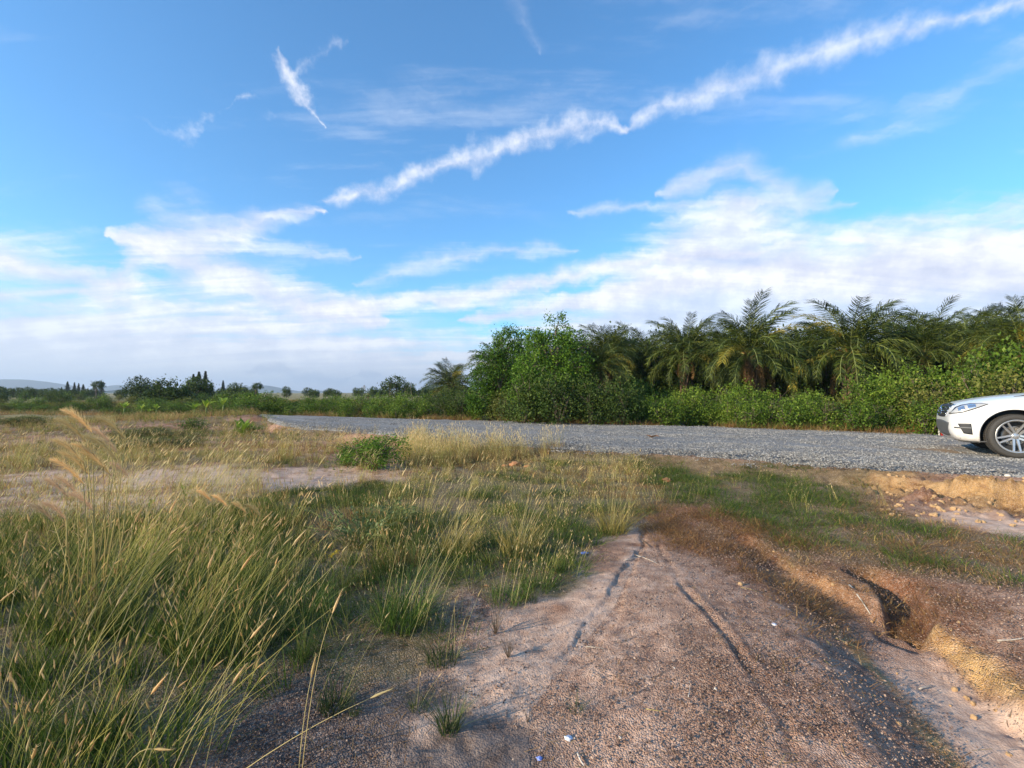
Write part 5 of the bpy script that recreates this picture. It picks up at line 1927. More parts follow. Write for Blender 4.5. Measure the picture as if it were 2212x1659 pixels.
    cab = [(-.66, P_(.80, 1.06, 1.12, .95)), (-.72, P_(.82, 1.06, 1.17, .95)), (-1.05, P_(.86, 1.06, 1.42, .86)), (-1.42, P_(.885, 1.06, 1.68, .80)), (-1.75, P_(.89, 1.06, 1.765, .79)), (-2.4, P_(.89, 1.06, 1.79, .79)),
           (-3.1, P_(.885, 1.06, 1.75, .79)), (-3.45, P_(.87, 1.06, 1.62, .82)), (-3.72, P_(.83, 1.06, 1.22, .93)), (-3.76, P_(.82, 1.06, 1.12, .95))]
    V, F = loft(cab)
    g = Geo()
    g.add(V, F)
    me = g.mesh('cabin_glass', [GLASS])
    o = link('cabin_glass', me, root)
    m = o.modifiers.new('s', 'SUBSURF')
    m.levels = m.render_levels = 2
    rf = [(-1.38, P_(.89, 1.65, 1.69, .80)), (-1.6, P_(.9, 1.67, 1.755, .80)), (-2.4, P_(.9, 1.68, 1.80, .80)), (-3.1, P_(.895, 1.66, 1.765, .80)), (-3.42, P_(.88, 1.58, 1.66, .82))]
    rf = [(x, [(y * .82, z) for y, z in p]) for x, p in rf]
    V, F = loft(rf)
    g = Geo()
    g.add(V, F)
    o = link('roof', g.mesh('roof', [PAINT]), root)
    m = o.modifiers.new('s', 'SUBSURF')
    m.levels = m.render_levels = 2
    g = Geo()
    for sd in (1, -1):
        for a, b in (((-.70, .83, 1.09), (-1.40, .73, 1.70)), ((-1.83, .90, 1.08), (-1.83, .735, 1.72)), ((-2.75, .90, 1.08), (-2.85, .73, 1.73)), ((-3.72, .84, 1.10), (-3.38, .72, 1.66))):
            g.tube([(a[0], a[1] * sd, a[2]), (b[0], b[1] * sd, b[2])], [.035, .03], 6)
    link('pillars', g.mesh('pillars', [PAINT]), root)
    for sd in (1, -1):
        g = Geo()
        for k, (y, w) in enumerate(((.93, .03), (1.0, .09), (1.08, .10), (1.15, .06))):
            pass
        ico = []
        g.tube([(-.92, .88 * sd, 1.10), (-.93, .97 * sd, 1.13)], [.03, .025], 8)
        g.tube([(-.95, .95 * sd, 1.17), (-.93, .99 * sd, 1.175), (-.92, 1.09 * sd, 1.18), (-.94, 1.17 * sd, 1.175)], [.045, .085, .085, .045], 12)
        link('mirror', g.mesh('mirror', [PAINT]), root)
        patch('tail_light', [(-3.45, .86), (-3.62, .84), (-3.74, .84)], [(-3.45, .93), (-3.62, 1.0), (-3.74, 1.02)], 'y', sd, REDL, 0.008, 10, 4)

    # wheels
    def lathe(prof, n=56):
        Vv, Ff = [], []
        for r_, y in prof:
            for k in range(n):
                a = 2 * math.pi * k / n
                Vv.append((r_ * math.cos(a), y, r_ * math.sin(a)))
        for i in range(len(prof) - 1):
            for k in range(n):
                k2 = (k + 1) % n
                Ff.append((i * n + k, i * n + k2, (i + 1) * n + k2, (i + 1) * n + k))
        return Vv, Ff
    wheel_parts = []
    g = Geo()
    g.add(*lathe([(.300, .118), (.315, .132), (.345, .138), (.372, .130), (.388, .112), (.393, .08), (.393, 0), (.393, -.08), (.385, -.115), (.345, -.138), (.300, -.12)]))
    for k in range(72):     # tread blocks
        a = 2 * math.pi * k / 72
        for y in (-.085, 0.0, .085):
            c, s_ = math.cos(a), math.sin(a)
            t = Vector((-s_, 0, c))
            o_ = Vector((c, 0, s_))
            p = o_ * .394 + Vector((0, y, 0))
            q = [p - t * .011 + Vector((0, -.032, 0)), p + t * .011 + Vector((0, -.032, 0)), p + t * .011 + Vector((0, .032, 0)), p - t * .011 + Vector((0, .032, 0))]
            q2 = [v - o_ * .004 + o_ * .008 for v in q]
            g.add([tuple(v) for v in q] + [tuple(v) for v in q2], [(4, 5, 6, 7), (0, 1, 5, 4), (1, 2, 6, 5), (2, 3, 7, 6), (3, 0, 4, 7)])
    tyre = g.mesh('tyre', [TYRE])
    g = Geo()
    g.add(*lathe([(.268, .060), (.272, .112), (.292, .124), (.303, .120), (.303, .110), (.285, .10)]))
    g.add(*lathe([(.270, .10), (.262, 0), (.262, -.11)]))
    g.add(*lathe([(.0, .062), (.045, .060), (.060, .048), (.064, .02)]))
    rim = g.mesh('rim', [ALLOY])
    g = Geo()
    g.add(*lathe([(.175, -.02), (.175, -.045), (.06, -.045), (.06, -.01), (.175, -.02)], 40))
    disc = g.mesh('brake_disc', [STEEL])
    g = Geo()
    g.add(*lathe([(.26, -.06), (.01, -.06)], 40))
    back = g.mesh('backing_plate', [BLACKP])
    spokes = []
    for j in (-1, 1):
        g = Geo()
        def bar(r0, r1, w0, w1, o0, o1, y0, y1, th=.03):
            Vv = []
            for r_, w, o_, y in ((r0, w0, o0, y0), (r1, w1, o1, y1)):
                for yy in (0, -th):
                    for s_ in (-1, 1):
                        Vv.append((r_, y + yy, o_ + s_ * w / 2))
            g.add(Vv, [(0, 1, 5, 4), (2, 6, 7, 3), (0, 4, 6, 2), (1, 3, 7, 5), (0, 2, 3, 1), (4, 5, 7, 6)])
        bar(.05, .282, .036, .024, j * .024, j * .047, .055, .108)
        spokes.append(g.mesh('spoke', [ALLOY], False))
    g = Geo()
    for k in range(5):
        a = 2 * math.pi * (k + .5) / 5
        g.tube([(.045 * math.cos(a), .052, .045 * math.sin(a)), (.045 * math.cos(a), .068, .045 * math.sin(a))], [.009, .008], 6)
    bolts = g.mesh('bolts', [STEEL])
    for (x, y, st) in ((0, .80, R(9)), (0, -.80, R(9)), (-2.915, .80, 0), (-2.915, -.80, 0)):
        w = link('wheel', tyre, root, (x, y, .393), (0, 0, st + (0 if y > 0 else math.pi)))
        link('rim', rim, w)
        link('brake_disc', disc, w)
        link('backing_plate', back, w)
        link('bolts', bolts, w)
        for k in range(5):
            for sp in spokes:
                link('spoke', sp, w, rot=(0, R(72 * k + 18), 0))
    th = R(146)
    zr = float(road_z(np.array([9.0]), np.array([8.5]))[0])
    left = Vector((math.cos(th + math.pi / 2), math.sin(th + math.pi / 2), 0))
    hub = Vector((9.06, 8.52, 0))
    org = hub - left * .93
    root.location = (org.x, org.y, zr - .002)
    root.rotation_euler = (0, 0, th)
    tag(root, 'white car with silver twin spoke wheels, on the gravel at the right edge', 'car')


build_car()

# red and white marker post at the car's nose
x, y = G(2031, 943, .24)
o = bpy.data.objects.new('marker_post', None)
COL.objects.link(o)
o.location = (x, y, HZ(x, y))
g = Geo()
g.tube([(0, 0, -.1), (0, 0, .30)], [.022, .020], 8)
link('white_post', g.mesh('white_post', [simple_mat('white_post', (.62, .60, .55), .6)]), o, (-.03, 0, 0))
g = Geo()
g.add([(a * .028, b * .012, c) for a in (-1, 1) for b in (-1, 1) for c in (0.0, .34)], [(0, 1, 3, 2), (4, 6, 7, 5), (0, 4, 5, 1), (2, 3, 7, 6), (1, 5, 7, 3), (0, 2, 6, 4)])
link('red_board', g.mesh('red_board', [REDL], False), o, (.03, -.03, .0))
tag(o, 'small red and white marker post beside the front bumper of the white car', 'marker post')


# ------------------------------------------------------------------ hills
def hill(name, crest, Y, depth, mat, seed, rough=0.02):
    """ridge whose skyline passes through the measured crest points at distance Y"""
    xs, zs = [], []
    for a, b in crest:
        p = AT(a, b, Y)
        xs.append(p[0])
        zs.append(p[2])
    n = 160
    U = np.linspace(xs[0], xs[-1], n)
    Hc = np.interp(U, xs, zs)
    k = (xs[-1] - xs[0]) / n
    Hs = np.convolve(np.pad(Hc, 4, mode='edge'), np.ones(9) / 9, 'valid')
    w = xs[-1] - xs[0]
    Hs = Hs * (1 + rough * 6 * (fbm(U, U * 0, w / 18, 4, seed) - .5))
    m = 26
    T_ = np.linspace(-1, 1, m)
    UU, TT = np.meshgrid(U, T_)
    prof = np.cos(TT * math.pi / 2) ** 1.3
    rid = 1 + 0.5 * (fbm(UU, TT * depth, w / 22, 4, seed + 5) - .5) * (1 - prof)
    Z = np.tile(Hs, (m, 1)) * prof * rid - 2
    V = np.stack([UU, Y + TT * depth + 0.25 * depth * (fbm(UU, UU * 0, w / 9, 3, seed + 9) - .5), Z], -1).reshape(-1, 3)
    idx = np.arange(m * n).reshape(m, n)
    q = np.stack([idx[:-1, :-1], idx[:-1, 1:], idx[1:, 1:], idx[1:, :-1]], -1).reshape(-1, 4)
    o = link('hill', new_mesh('hill', V, q, 4, [mat]))
    tag(o, kind='structure')


m, T = new_mat('wooded_hill')
pos = T.n('ShaderNodeNewGeometry').outputs['Position']
n = T.noise(pos, 0.02, 6, 0.7)
finish(T, T.ramp(n, [(0.3, (0.035, 0.055, 0.03)), (0.7, (0.09, 0.11, 0.055))]), 0.95, n, 6.0, 0.8, 0.1)
hill('hill', [(-500, 846), (-300, 826), (-120, 834), (0, 822), (38, 818), (75, 822), (100, 829), (125, 842), (150, 852)], 3300, 500, m, 1)
hill('hill', [(215, 852), (235, 841), (262, 831), (280, 833), (296, 828), (310, 833), (330, 843), (345, 850)], 3600, 400, m, 2)
hill('hill', [(280, 852), (305, 843), (335, 834), (350, 838), (372, 851)], 1700, 250, m, 3, .03)
hill('hill', [(470, 852), (520, 840), (565, 831), (600, 838), (640, 845), (690, 843), (720, 848), (752, 853)], 3500, 400, m, 4)
hill('hill', [(880, 853), (905, 842), (930, 828), (952, 822), (985, 824), (1020, 834), (1070, 850)], 620, 90, m, 5, .03)

# lattice mast far away
g = Geo()
Ym = 420
x, y, z = AT(787, 832, Ym)
for sx, sy in ((1, 1), (1, -1), (-1, 1), (-1, -1)):
    g.tube([(sx * 1.2, sy * 1.2, 0), (sx * .3, sy * .3, z)], [.16, .12], 4)
for k in range(6):
    zz = z * (k + .5) / 6
    w = 1.2 - .9 * zz / z
    g.tube([(-w, -w, zz), (w, w, zz + .8)], [.09, .09], 4)
    g.tube([(w, -w, zz), (-w, w, zz + .8)], [.09, .09], 4)
for k in (.72, .86):
    g.tube([(-2.0, 0, z * k), (2.0, 0, z * k)], [.1, .1], 4)
o = link('lattice_mast', g.mesh('lattice_mast', [STEEL]), loc=(x, y, 0))
tag(o, 'tiny lattice mast on the skyline in front of the pale blue hills', 'mast')


# ------------------------------------------------------------------ single plants in the foreground
def plain(fn, seed, name, mats):
    r = np.random.default_rng(seed)
    g = Geo()
    fn(g, r)
    return g.mesh(name, mats, False)


def solo_mat(name, stops, trans=0.3):
    return leaf_material(name, stops, trans=trans)


S_GREEN = solo_mat('fresh_blades', [(0.1, (0.055, 0.105, 0.022)), (0.6, (0.12, 0.20, 0.040)), (0.95, (0.30, 0.30, 0.09))])
S_DULL = solo_mat('dull_blades', [(0.1, (0.035, 0.060, 0.025)), (0.6, (0.085, 0.115, 0.045)), (0.95, (0.26, 0.23, 0.12))])
S_GOLD = solo_mat('gold_blades', [(0.1, (0.16, 0.14, 0.04)), (0.6, (0.36, 0.29, 0.10)), (0.95, (0.60, 0.44, 0.20))])
S_SEED = solo_mat('seed_spikes', [(0.1, (0.52, 0.33, 0.15)), (0.5, (0.70, 0.50, 0.27)), (0.95, (0.80, 0.66, 0.44))], .45)
S_STALK = solo_mat('straw_stalks', [(0.1, (0.42, 0.34, 0.15)), (0.95, (0.66, 0.54, 0.30))], .25)


def tussock(px, py, s, mat, label, seed, n=190, rad=.085, h=(.14, .36), lean=(.12, 0), stems=6, group='grass tussocks of the foreground'):
    def fn(g, r):
        blades(g, r, n, rad, h[0], h[1], .0042, lean, .75, 0, 4, .38)
        for k in range(stems):
            stalk(g, r, (r.normal() * rad * .5, r.normal() * rad * .5, 0), r.uniform(h[1], h[1] * 1.9), (lean[0] + .15, .02), .0026, .05, .0036, 1, 2, 8)
    x, y = G(px, py)
    o = bpy.data.objects.new('grass_tussock', None)
    COL.objects.link(o)
    o.location = (x, y, HZ(x, y))
    o.scale = (s, s, s)
    me = plain(fn, seed, 'blades', [mat, S_STALK, S_SEED])
    link('blades', me, o)
    tag(o, label, 'grass tussock', group)
    return o


tussock(868, 1350, 1.15, S_GREEN, 'largest fresh green tussock, in the middle of the foreground', 1, 330, .13, (.14, .40), (.14, 0), 14)
tussock(972, 1580, .85, S_DULL, 'spiky dull green tussock on the bare soil, low in the middle', 2, 150, .05, (.10, .26), (.05, 0), 0)
tussock(722, 1530, .9, S_DULL, 'dark tussock at the left edge of the bare soil, low in the picture', 3, 170, .07, (.10, .28), (.08, 0), 2)
tussock(905, 1530, .6, S_DULL, 'small low tuft just left of the spiky dull green tussock', 4, 110, .07, (.06, .18), (.10, 0), 2)
tussock(1325, 1150, 1.1, S_GOLD, 'upright golden green tussock beside the head of the rill', 5, 260, .12, (.18, .44), (.06, 0), 16)
tussock(1095, 1300, .9, S_GREEN, 'bright green tussock at the right end of the middle grass', 6, 260, .16, (.08, .24), (.10, 0), 8)
tussock(1165, 1275, .85, S_GREEN, 'low green tussock at the edge of the pale silt', 7, 240, .17, (.07, .22), (.12, 0), 10)
tussock(955, 1430, .9, S_DULL, 'grey green tuft with orange seed spikes behind the bare soil', 8, 170, .10, (.08, .20), (.06, 0), 4)
tussock(1120, 1195, 1.15, S_GOLD, 'tall golden tussock in the grass left of the upright golden green one', 9, 240, .14, (.2, .42), (.14, 0), 18)
tussock(985, 1190, 1.2, S_GOLD, 'loose golden tussock with long stems right of the pale leafy weed', 10, 200, .14, (.2, .44), (.18, 0), 16)
tussock(640, 1330, 1.1, S_GREEN, 'deep green tussock in the shade of the long leaning grass', 11, 300, .18, (.10, .30), (.12, 0), 4)
tussock(520, 1400, 1.1, S_DULL, 'dark green tussock low among the leaning stems', 12, 300, .18, (.10, .30), (.12, 0), 2)
tussock(1245, 1548, .55, S_DULL, 'sparse grey tuft with dry roots on the bare mound', 13, 46, .05, (.08, .22), (.02, 0), 0)


def twiggy(px, py, s, label, seed, n=13):
    def fn(g, r):
        for k in range(n):
            a = r.uniform(0, 6.28)
            t = r.uniform(.1, .55)
            p = Vector((0, 0, -.01))
            L = r.uniform(.09, .19)
            d = Vector((math.cos(a) * t, math.sin(a) * t, 1)).normalized()
            q = p + d * L * .6
            e = q + (d + Vector((r.normal() * .2, r.normal() * .2, .2))).normalized() * L * .4
            g.tube([p, q, e], [.0022, .0016, .0007], 4)
            g.tube([q, q + (d + Vector((r.normal() * .5, r.normal() * .5, .1))).normalized() * L * .35], [.0012, .0006], 3)
    x, y = G(px, py)
    r = np.random.default_rng(seed)
    g = Geo()
    fn(g, r)
    o = link('twiggy_plant', g.mesh('twiggy_plant', [MAT['twig']]), loc=(x, y, HZ(x, y)), scale=s)
    tag(o, label, 'dry plant')


twiggy(1070, 1368, 1.1, 'dark leafless twiggy plant standing on the pale silt', 1)
twiggy(1098, 1428, .7, 'low dry reddish twigs in front of the taller leafless plant', 2, 22)
twiggy(1140, 1560, .45, 'stub of dry twigs where the rill meets the bare soil', 3, 9)


def weed(px, py, s, label, seed, mat, n=170, w=.55, h=.38, leaf=.05, name='leafy_weed'):
    r = np.random.default_rng(seed)
    x, y = G(px, py)
    o = bpy.data.objects.new(name, None)
    COL.objects.link(o)
    o.location = (x, y, HZ(x, y))
    g = Geo()
    P, D = [], []
    for k in range(max(6, n // 14)):
        a = r.uniform(0, 6.28)
        e = Vector((math.cos(a) * w * r.uniform(.3, 1), math.sin(a) * w * r.uniform(.3, 1), h * r.uniform(.5, 1)))
        m_ = e * .5 + Vector((0, 0, .06))
        g.tube([(0, 0, -.01), m_, e], [.004, .003, .0015], 4)
        for j in range(14):
            t = r.uniform(.25, 1)
            c = (m_ * (2 * t) if t < .5 else m_.lerp(e, 2 * t - 1))
            P.append(np.array(c) + r.normal(size=3) * .012)
            D.append([math.cos(a), math.sin(a), .3])
    V, F, v = leaf_quads(np.array(P), leaf, .5, .45, np.array(D), r=r)
    link('leaves', new_mesh('leaves', V, F, 4, [mat], None, False, dict(v=v)), o)
    link('stems', g.mesh('stems', [MAT['stem_green']]), o)
    o.scale = (s, s, s)
    tag(o, label, 'weed')


S_PALE = solo_mat('pale_weed_leaf', [(0.1, (0.09, 0.13, 0.05)), (0.6, (0.20, 0.25, 0.10)), (0.95, (0.42, 0.45, 0.26))])
S_BRIGHT = solo_mat('bright_sprig_leaf', [(0.1, (0.12, 0.26, 0.03)), (0.95, (0.28, 0.42, 0.07))], .45)
S_YEL = solo_mat('yellow_leaf', [(0.1, (0.55, 0.38, 0.03)), (0.95, (0.75, 0.60, 0.08))], .4)
weed(780, 1180, 1.0, 'bushy pale leaved weed in the grass left of the golden tussocks', 1, S_PALE, 420, .62, .42, .042)
weed(850, 1135, .9, 'smaller pale leaved weed just behind the bushy one', 4, S_PALE, 260, .5, .38, .04)
weed(318, 1102, .6, 'small bright green sprig at the edge of the bare pan on the left', 2, S_BRIGHT, 60, .22, .30, .05)
weed(400, 1080, .65, 'upright bright green sprig right of the small one by the bare pan', 3, S_BRIGHT, 60, .16, .42, .045)
weed(715, 1205, .45, 'trailing weed stem with yellow leaves in the left of the middle grass', 5, S_YEL, 50, .30, .20, .04)
weed(470, 1195, .4, 'yellow flowering weed hidden among the tall leaning grass', 6, S_YEL, 40, .22, .45, .04)
weed(1060, 1030, .5, 'tiny grey weed on the short grass by the orange clod', 7, S_PALE, 40, .2, .2, .03)

# the green bush standing alone before the road
SHRUBS['single'] = (shrub_mesh('leaves', 171, 1.6, .95, 170, 34, 0.042, MAT['tree'], 8, .4), stems_mesh('stems', 272, 1.6, .9, 14))
x, y = G(805, 1000, .1)
o = put_shrub('single', x, y, 1.08, 'rounded green bush standing alone in the dry grass in front of the road', 'single bush', sz=.72)
del o['group']
x, y = G(742, 992, .1)
o = put_shrub('low1', x, y, .30, 'small green bush at the left foot of the rounded bush', 'single bush', sz=.36)
del o['group']


# feather plumes on the left
def plume_plant(px, py, Yd, specs, label, seed, mat, L=.26, rad=.020, name='plume_grass'):
    """specs: list of tips (px, py) seen in the photograph at distance Yd"""
    r = np.random.default_rng(seed)
    x0 = (px - CX) / F_PX * Yd
    z0 = HZ(x0, Yd)
    o = bpy.data.objects.new(name, None)
    COL.objects.link(o)
    o.location = (x0, Yd, z0)
    for k, (a, b) in enumerate(specs):
        tip = Vector(AT(a, b, Yd + r.normal() * .08)) - Vector((x0, Yd, z0))
        base = Vector((r.normal() * .05, r.normal() * .05, -.02))
        # stem up to where the plume begins, which bends over to the left
        join = Vector((tip.x + L * .75, tip.y, tip.z - L * .55))
        mid = base.lerp(join, .55) + Vector((.02, 0, .05))
        g = Geo()
        g.tube([base, mid, join], [.004, .003, .002], 5)
        link('stem', g.mesh('stem', [S_STALK]), o)
        g = Geo()
        N = 46
        p0, p1, p2 = join, join.lerp(tip, .45) + Vector((0, 0, L * .22)), tip
        C = [p0 * (1 - t) ** 2 + p1 * 2 * t * (1 - t) + p2 * t * t for t in np.linspace(0, 1, 8)]
        g.tube(C, [rad * .28 * math.sin(math.pi * (i + .6) / 8.6) for i in range(8)], 6, v=.4)
        BV, BF, BA = [], [], []
        for i in range(420):
            t = r.uniform(0, 1)
            c = p0 * (1 - t) ** 2 + p1 * 2 * t * (1 - t) + p2 * t * t
            d = ((p1 - p0) * (1 - t) + (p2 - p1) * t).normalized()
            w = Vector(r.normal(size=3))
            w = (w - d * w.dot(d)).normalized()
            e = c + (w * .75 + d * 1.0) * rad * 1.7 * (.35 + math.sin(math.pi * min(t + .1, 1)))
            s_ = d.cross(w) * .0009
            n0 = len(BV)
            BV += [tuple(c - s_), tuple(c + s_), tuple(e)]
            BF.append((n0, n0 + 1, n0 + 2))
            BA += [r.uniform(.3, 1)] * 3
        g.add(BV, BF, 0, v=np.array(BA))
        link('plume', g.mesh('plume', [mat]), o)
    g = Geo()
    blades(g, r, 46, .08, .25, .75, .006, (.05, 0), .9, 0, 4, .3)
    link('blades', g.mesh('blades', [S_DULL], False), o)
    tag(o, label, 'plume grass', 'plume grasses on the left')


plume_plant(196, 1380, 2.9, [(118, 905), (112, 950), (108, 992), (124, 975), (155, 958), (132, 885), (180, 940), (170, 975), (205, 900)], 'tallest plume grass, its golden feathers reaching the horizon at the left', 1, S_SEED, .26, .028)
plume_plant(150, 1390, 2.9, [(95, 1035), (118, 1030), (92, 1085), (150, 1065), (66, 1090)], 'lower pinkish plume grass just left of the tallest one', 2, MAT['plume_pink'], .19, .024)
plume_plant(250, 1330, 3.2, [(215, 950), (196, 925), (238, 1000)], 'short pale plumes right of the tallest plume grass', 3, MAT['plume_pink'], .17, .022)
plume_plant(430, 1420, 2.8, [(458, 1070), (500, 1085), (530, 1090), (425, 1060)], 'bent plume grass over the middle of the leaning grass', 4, S_SEED, .12, .014)


# long single stalks leaning out over the bare soil
def long_stalk(root, tip, Yr, Yt, label, seed, head=.085, hr=.0052, w=.0042):
    r = np.random.default_rng(seed)
    a = Vector((*G(*root), 0)) if Yr is None else Vector(((root[0] - CX) / F_PX * Yr, Yr, 0))
    a.z = HZ(a.x, a.y) - .01
    b = Vector(AT(*tip, Yt))
    mid = a.lerp(b, .5) + Vector((-.02, 0, .10 + .05 * r.normal()))
    g = Geo()
    C = [a * (1 - t) ** 2 + mid * 2 * t * (1 - t) + b * t * t for t in np.linspace(0, 1, 9)]
    g.tube(C, [w * .5 * (1 - .55 * i / 8) for i in range(9)], 4, v=float(r.uniform(.3, 1)))
    o = link('grass_stalk', g.mesh('stem', [S_STALK]))
    g = Geo()
    d = (C[-1] - C[-2]).normalized()
    seed_head(g, C[-1], d, head, hr, 0, r, 40, float(r.uniform(.2, .9)), .05)
    link('seed_spike', g.mesh('seed_spike', [S_SEED]), o)
    tag(o, label, 'grass stalk', 'long stalks leaning over the bare soil')


for i, (rt_, tp, Yt, lab) in enumerate((((330, 1790), (598, 1290), 1.95, 'long stalk crossing the dark grass, its spike pointing up right'), ((260, 1760), (520, 1232), 2.0, 'long stalk with a forked golden spike above the deep green tussock'),
                                        ((330, 1770), (540, 1380), 1.85, 'stalk ending in a curved orange spike'), ((640, 1800), (718, 1325), 1.75, 'lone straight stalk with a slim golden spike in the middle of the dark soil'),
                                        ((350, 1800), (800, 1508), 1.7, 'lowest long stalk, lying almost flat over the dark soil'), ((640, 1800), (672, 1465), 1.65, 'shorter pale stalk crossing the lone straight one'),
                                        ((230, 1780), (333, 1618), 1.6, 'short golden spike at the very bottom left of the dark soil'), ((300, 1740), (448, 1228), 2.05, 'golden spike left of the long crossing stalks'),
                                        ((210, 1740), (402, 1240), 2.1, 'steep stalk with a broad tan spike'), ((180, 1780), (326, 1500), 1.7, 'thick brown spike, its bristles open, low on the left'),
                                        ((380, 1740), (500, 1480), 1.8, 'short stalk with a thin pale spike over the dark soil'), ((140, 1720), (365, 1110), 2.2, 'tall stalk with a pale spike against the green grass'),
                                        ((60, 1720), (290, 1130), 2.2, 'tall stalk left of the pale spike'), ((120, 1760), (250, 1310), 1.9, 'orange brown spike inside the tall grass'),
                                        ((-60, 1760), (82, 1290), 1.9, 'reddish forked spike near the left edge'), ((60, 1780), (70, 1640), 1.55, 'broad tan spike at the bottom left corner'),
                                        ((-40, 1760), (52, 1180), 2.2, 'pale twisted spike near the left edge'), ((430, 1720), (577, 1205), 2.1, 'pale thin stalk reaching over the green tussock'))):
    long_stalk(rt_, tp, None, Yt, lab, i)


# ------------------------------------------------------------------ clods, leaves, litter, sticks
def lump(seed, s, flat=.7, sub=2, rough=.35):
    import bmesh
    bm = bmesh.new()
    bmesh.ops.create_icosphere(bm, subdivisions=sub, radius=1)
    me = bpy.data.meshes.new('lump')
    for v in bm.verts:
        p = np.array(v.co)
        f = 1 + rough * (2 * float(fbm(np.array([p[0] * 2 + seed]), np.array([p[1] * 2 + p[2] * 3.1]), 1.2, 3, seed)[0]) - 1)
        v.co = Vector((p[0] * f, p[1] * f, p[2] * f * flat)) * s
    bm.to_mesh(me)
    bm.free()
    return me


CLOD = simple_mat('clay_clod', (0.44, 0.285, 0.15), .95, spec=.1, bump=14.0)
RED = simple_mat('red_clay', (0.42, 0.19, 0.095), .95, spec=.1, bump=14.0)
PALE = simple_mat('pale_stone', (0.62, 0.56, 0.48), .8, spec=.2, bump=20.0)
WHITE = simple_mat('white_scrap', (0.75, 0.77, 0.82), .5, spec=.4)
BLUE = simple_mat('blue_scrap', (0.25, 0.33, 0.72), .5, spec=.4)
BROWN = simple_mat('dead_leaf', (0.42, 0.20, 0.09), .8, spec=.2)
WOOD = simple_mat('weathered_wood', (0.46, 0.40, 0.33), .85, spec=.2, bump=30.0)


def thing_mesh(name, me, mat, px, py, label, cat, group=None, h=0.0, s=1.0, rz=0.0, sink=0.0, z=None):
    if mat is not None:
        me.materials.clear()
        me.materials.append(mat)
    x, y = G(px, py, h)
    o = link(name, me, loc=(x, y, (HZ(x, y) if z is None else z) - sink), rot=(0, 0, rz), scale=s)
    for p in me.polygons:
        p.use_smooth = True
    tag(o, label, cat, group)
    return o


rc = random.Random(4)
lumps = [lump(i, 1.0, .75, 2, .5) for i in range(6)]
for m_ in lumps:
    m_.materials.append(CLOD)
WHERE = ('left end', 'middle', 'right part')
for i in range(130):
    px = rc.uniform(1900, 2290)
    py = 1052 + (px - 1900) * .09 + rc.uniform(-14, 42)
    x, y = G(px, py, .12)
    if y > float(road_near(np.array([x]))[0]) - .15:
        continue
    s = rc.uniform(.012, .034)
    o = link('clay_clod', lumps[i % 6], loc=(x, y, HZ(x, y) + s * .15), rot=(rc.uniform(0, 6), rc.uniform(0, 6), rc.uniform(0, 6)), scale=s)
    w = WHERE[min(2, int((px - 1900) / 130))]
    tag(o, 'yellow clay clod at the %s of the crumbling bank below the gravel' % w, 'clod', 'clay clods, %s of the bank' % w)
for i in range(46):
    t = rc.uniform(.15, 1)
    k = t * (len(GULLY) - 1)
    j = min(int(k), len(GULLY) - 2)
    x = GULLY[j][0] + (GULLY[j + 1][0] - GULLY[j][0]) * (k - j) + rc.uniform(.02, .42) * (1 if rc.random() < .7 else -1)
    y = GULLY[j][1] + (GULLY[j + 1][1] - GULLY[j][1]) * (k - j) + rc.uniform(-.1, .25)
    s = rc.uniform(.006, .016)
    o = link('crumb_of_earth', lumps[i % 6], loc=(x, y, HZ(x, y) + s * .2), rot=(rc.uniform(0, 6), 0, rc.uniform(0, 6)), scale=s)
    tag(o, 'small crumb of yellow earth fallen on the bank of the gully', 'clod', 'crumbs along the gully')
thing_mesh('clay_clod', lump(11, .11, .6, 3, .5), RED, 1112, 1008, 'largest orange red clod on the short grass before the gravel', 'clod', sink=-.02)
thing_mesh('clay_clod', lump(12, .07, .5, 3, .5), RED, 1140, 1010, 'flatter red clod right of the largest one on the grass', 'clod')
thing_mesh('clay_clod', lump(13, .06, .5, 3, .5), RED, 1090, 1009, 'small red clod left of the largest one on the grass', 'clod')
thing_mesh('clay_clod', lump(14, .10, .55, 3, .5), RED, 1440, 1040, 'reddish lump of earth half buried in straw above the bare mound', 'clod')
thing_mesh('clay_clod', lump(15, .02, .8, 2, .4), CLOD, 1600, 1283, 'small orange crumb on the bare mound below the dead grass mat', 'clod')
thing_mesh('stone', lump(16, .035, .6, 2, .3), PALE, 2178, 1092, 'pale rounded stone on the pink flat below the clay bank', 'stone')
thing_mesh('stone', lump(17, .028, .5, 2, .3), PALE, 1748, 1026, 'pale flat stone in the grass near the gravel edge', 'stone')
for i, (a, b, s, lab) in enumerate(((1546, 1525, .008, 'pale pebble left of the thin track on the mound'), (1457, 1476, .006, 'tiny white pebble by the dark curved twig'), (640, 1581, .010, 'white pebble on the dark soil at the lower left'),
                                    (1385, 1725, .009, 'white pebble at the bottom of the bare mound'), (1340, 1612, .007, 'yellowish pebble right of the white crumpled scrap'))):
    thing_mesh('pebble', lump(20 + i, s, .7, 2, .3), PALE, a, b, lab, 'pebble')


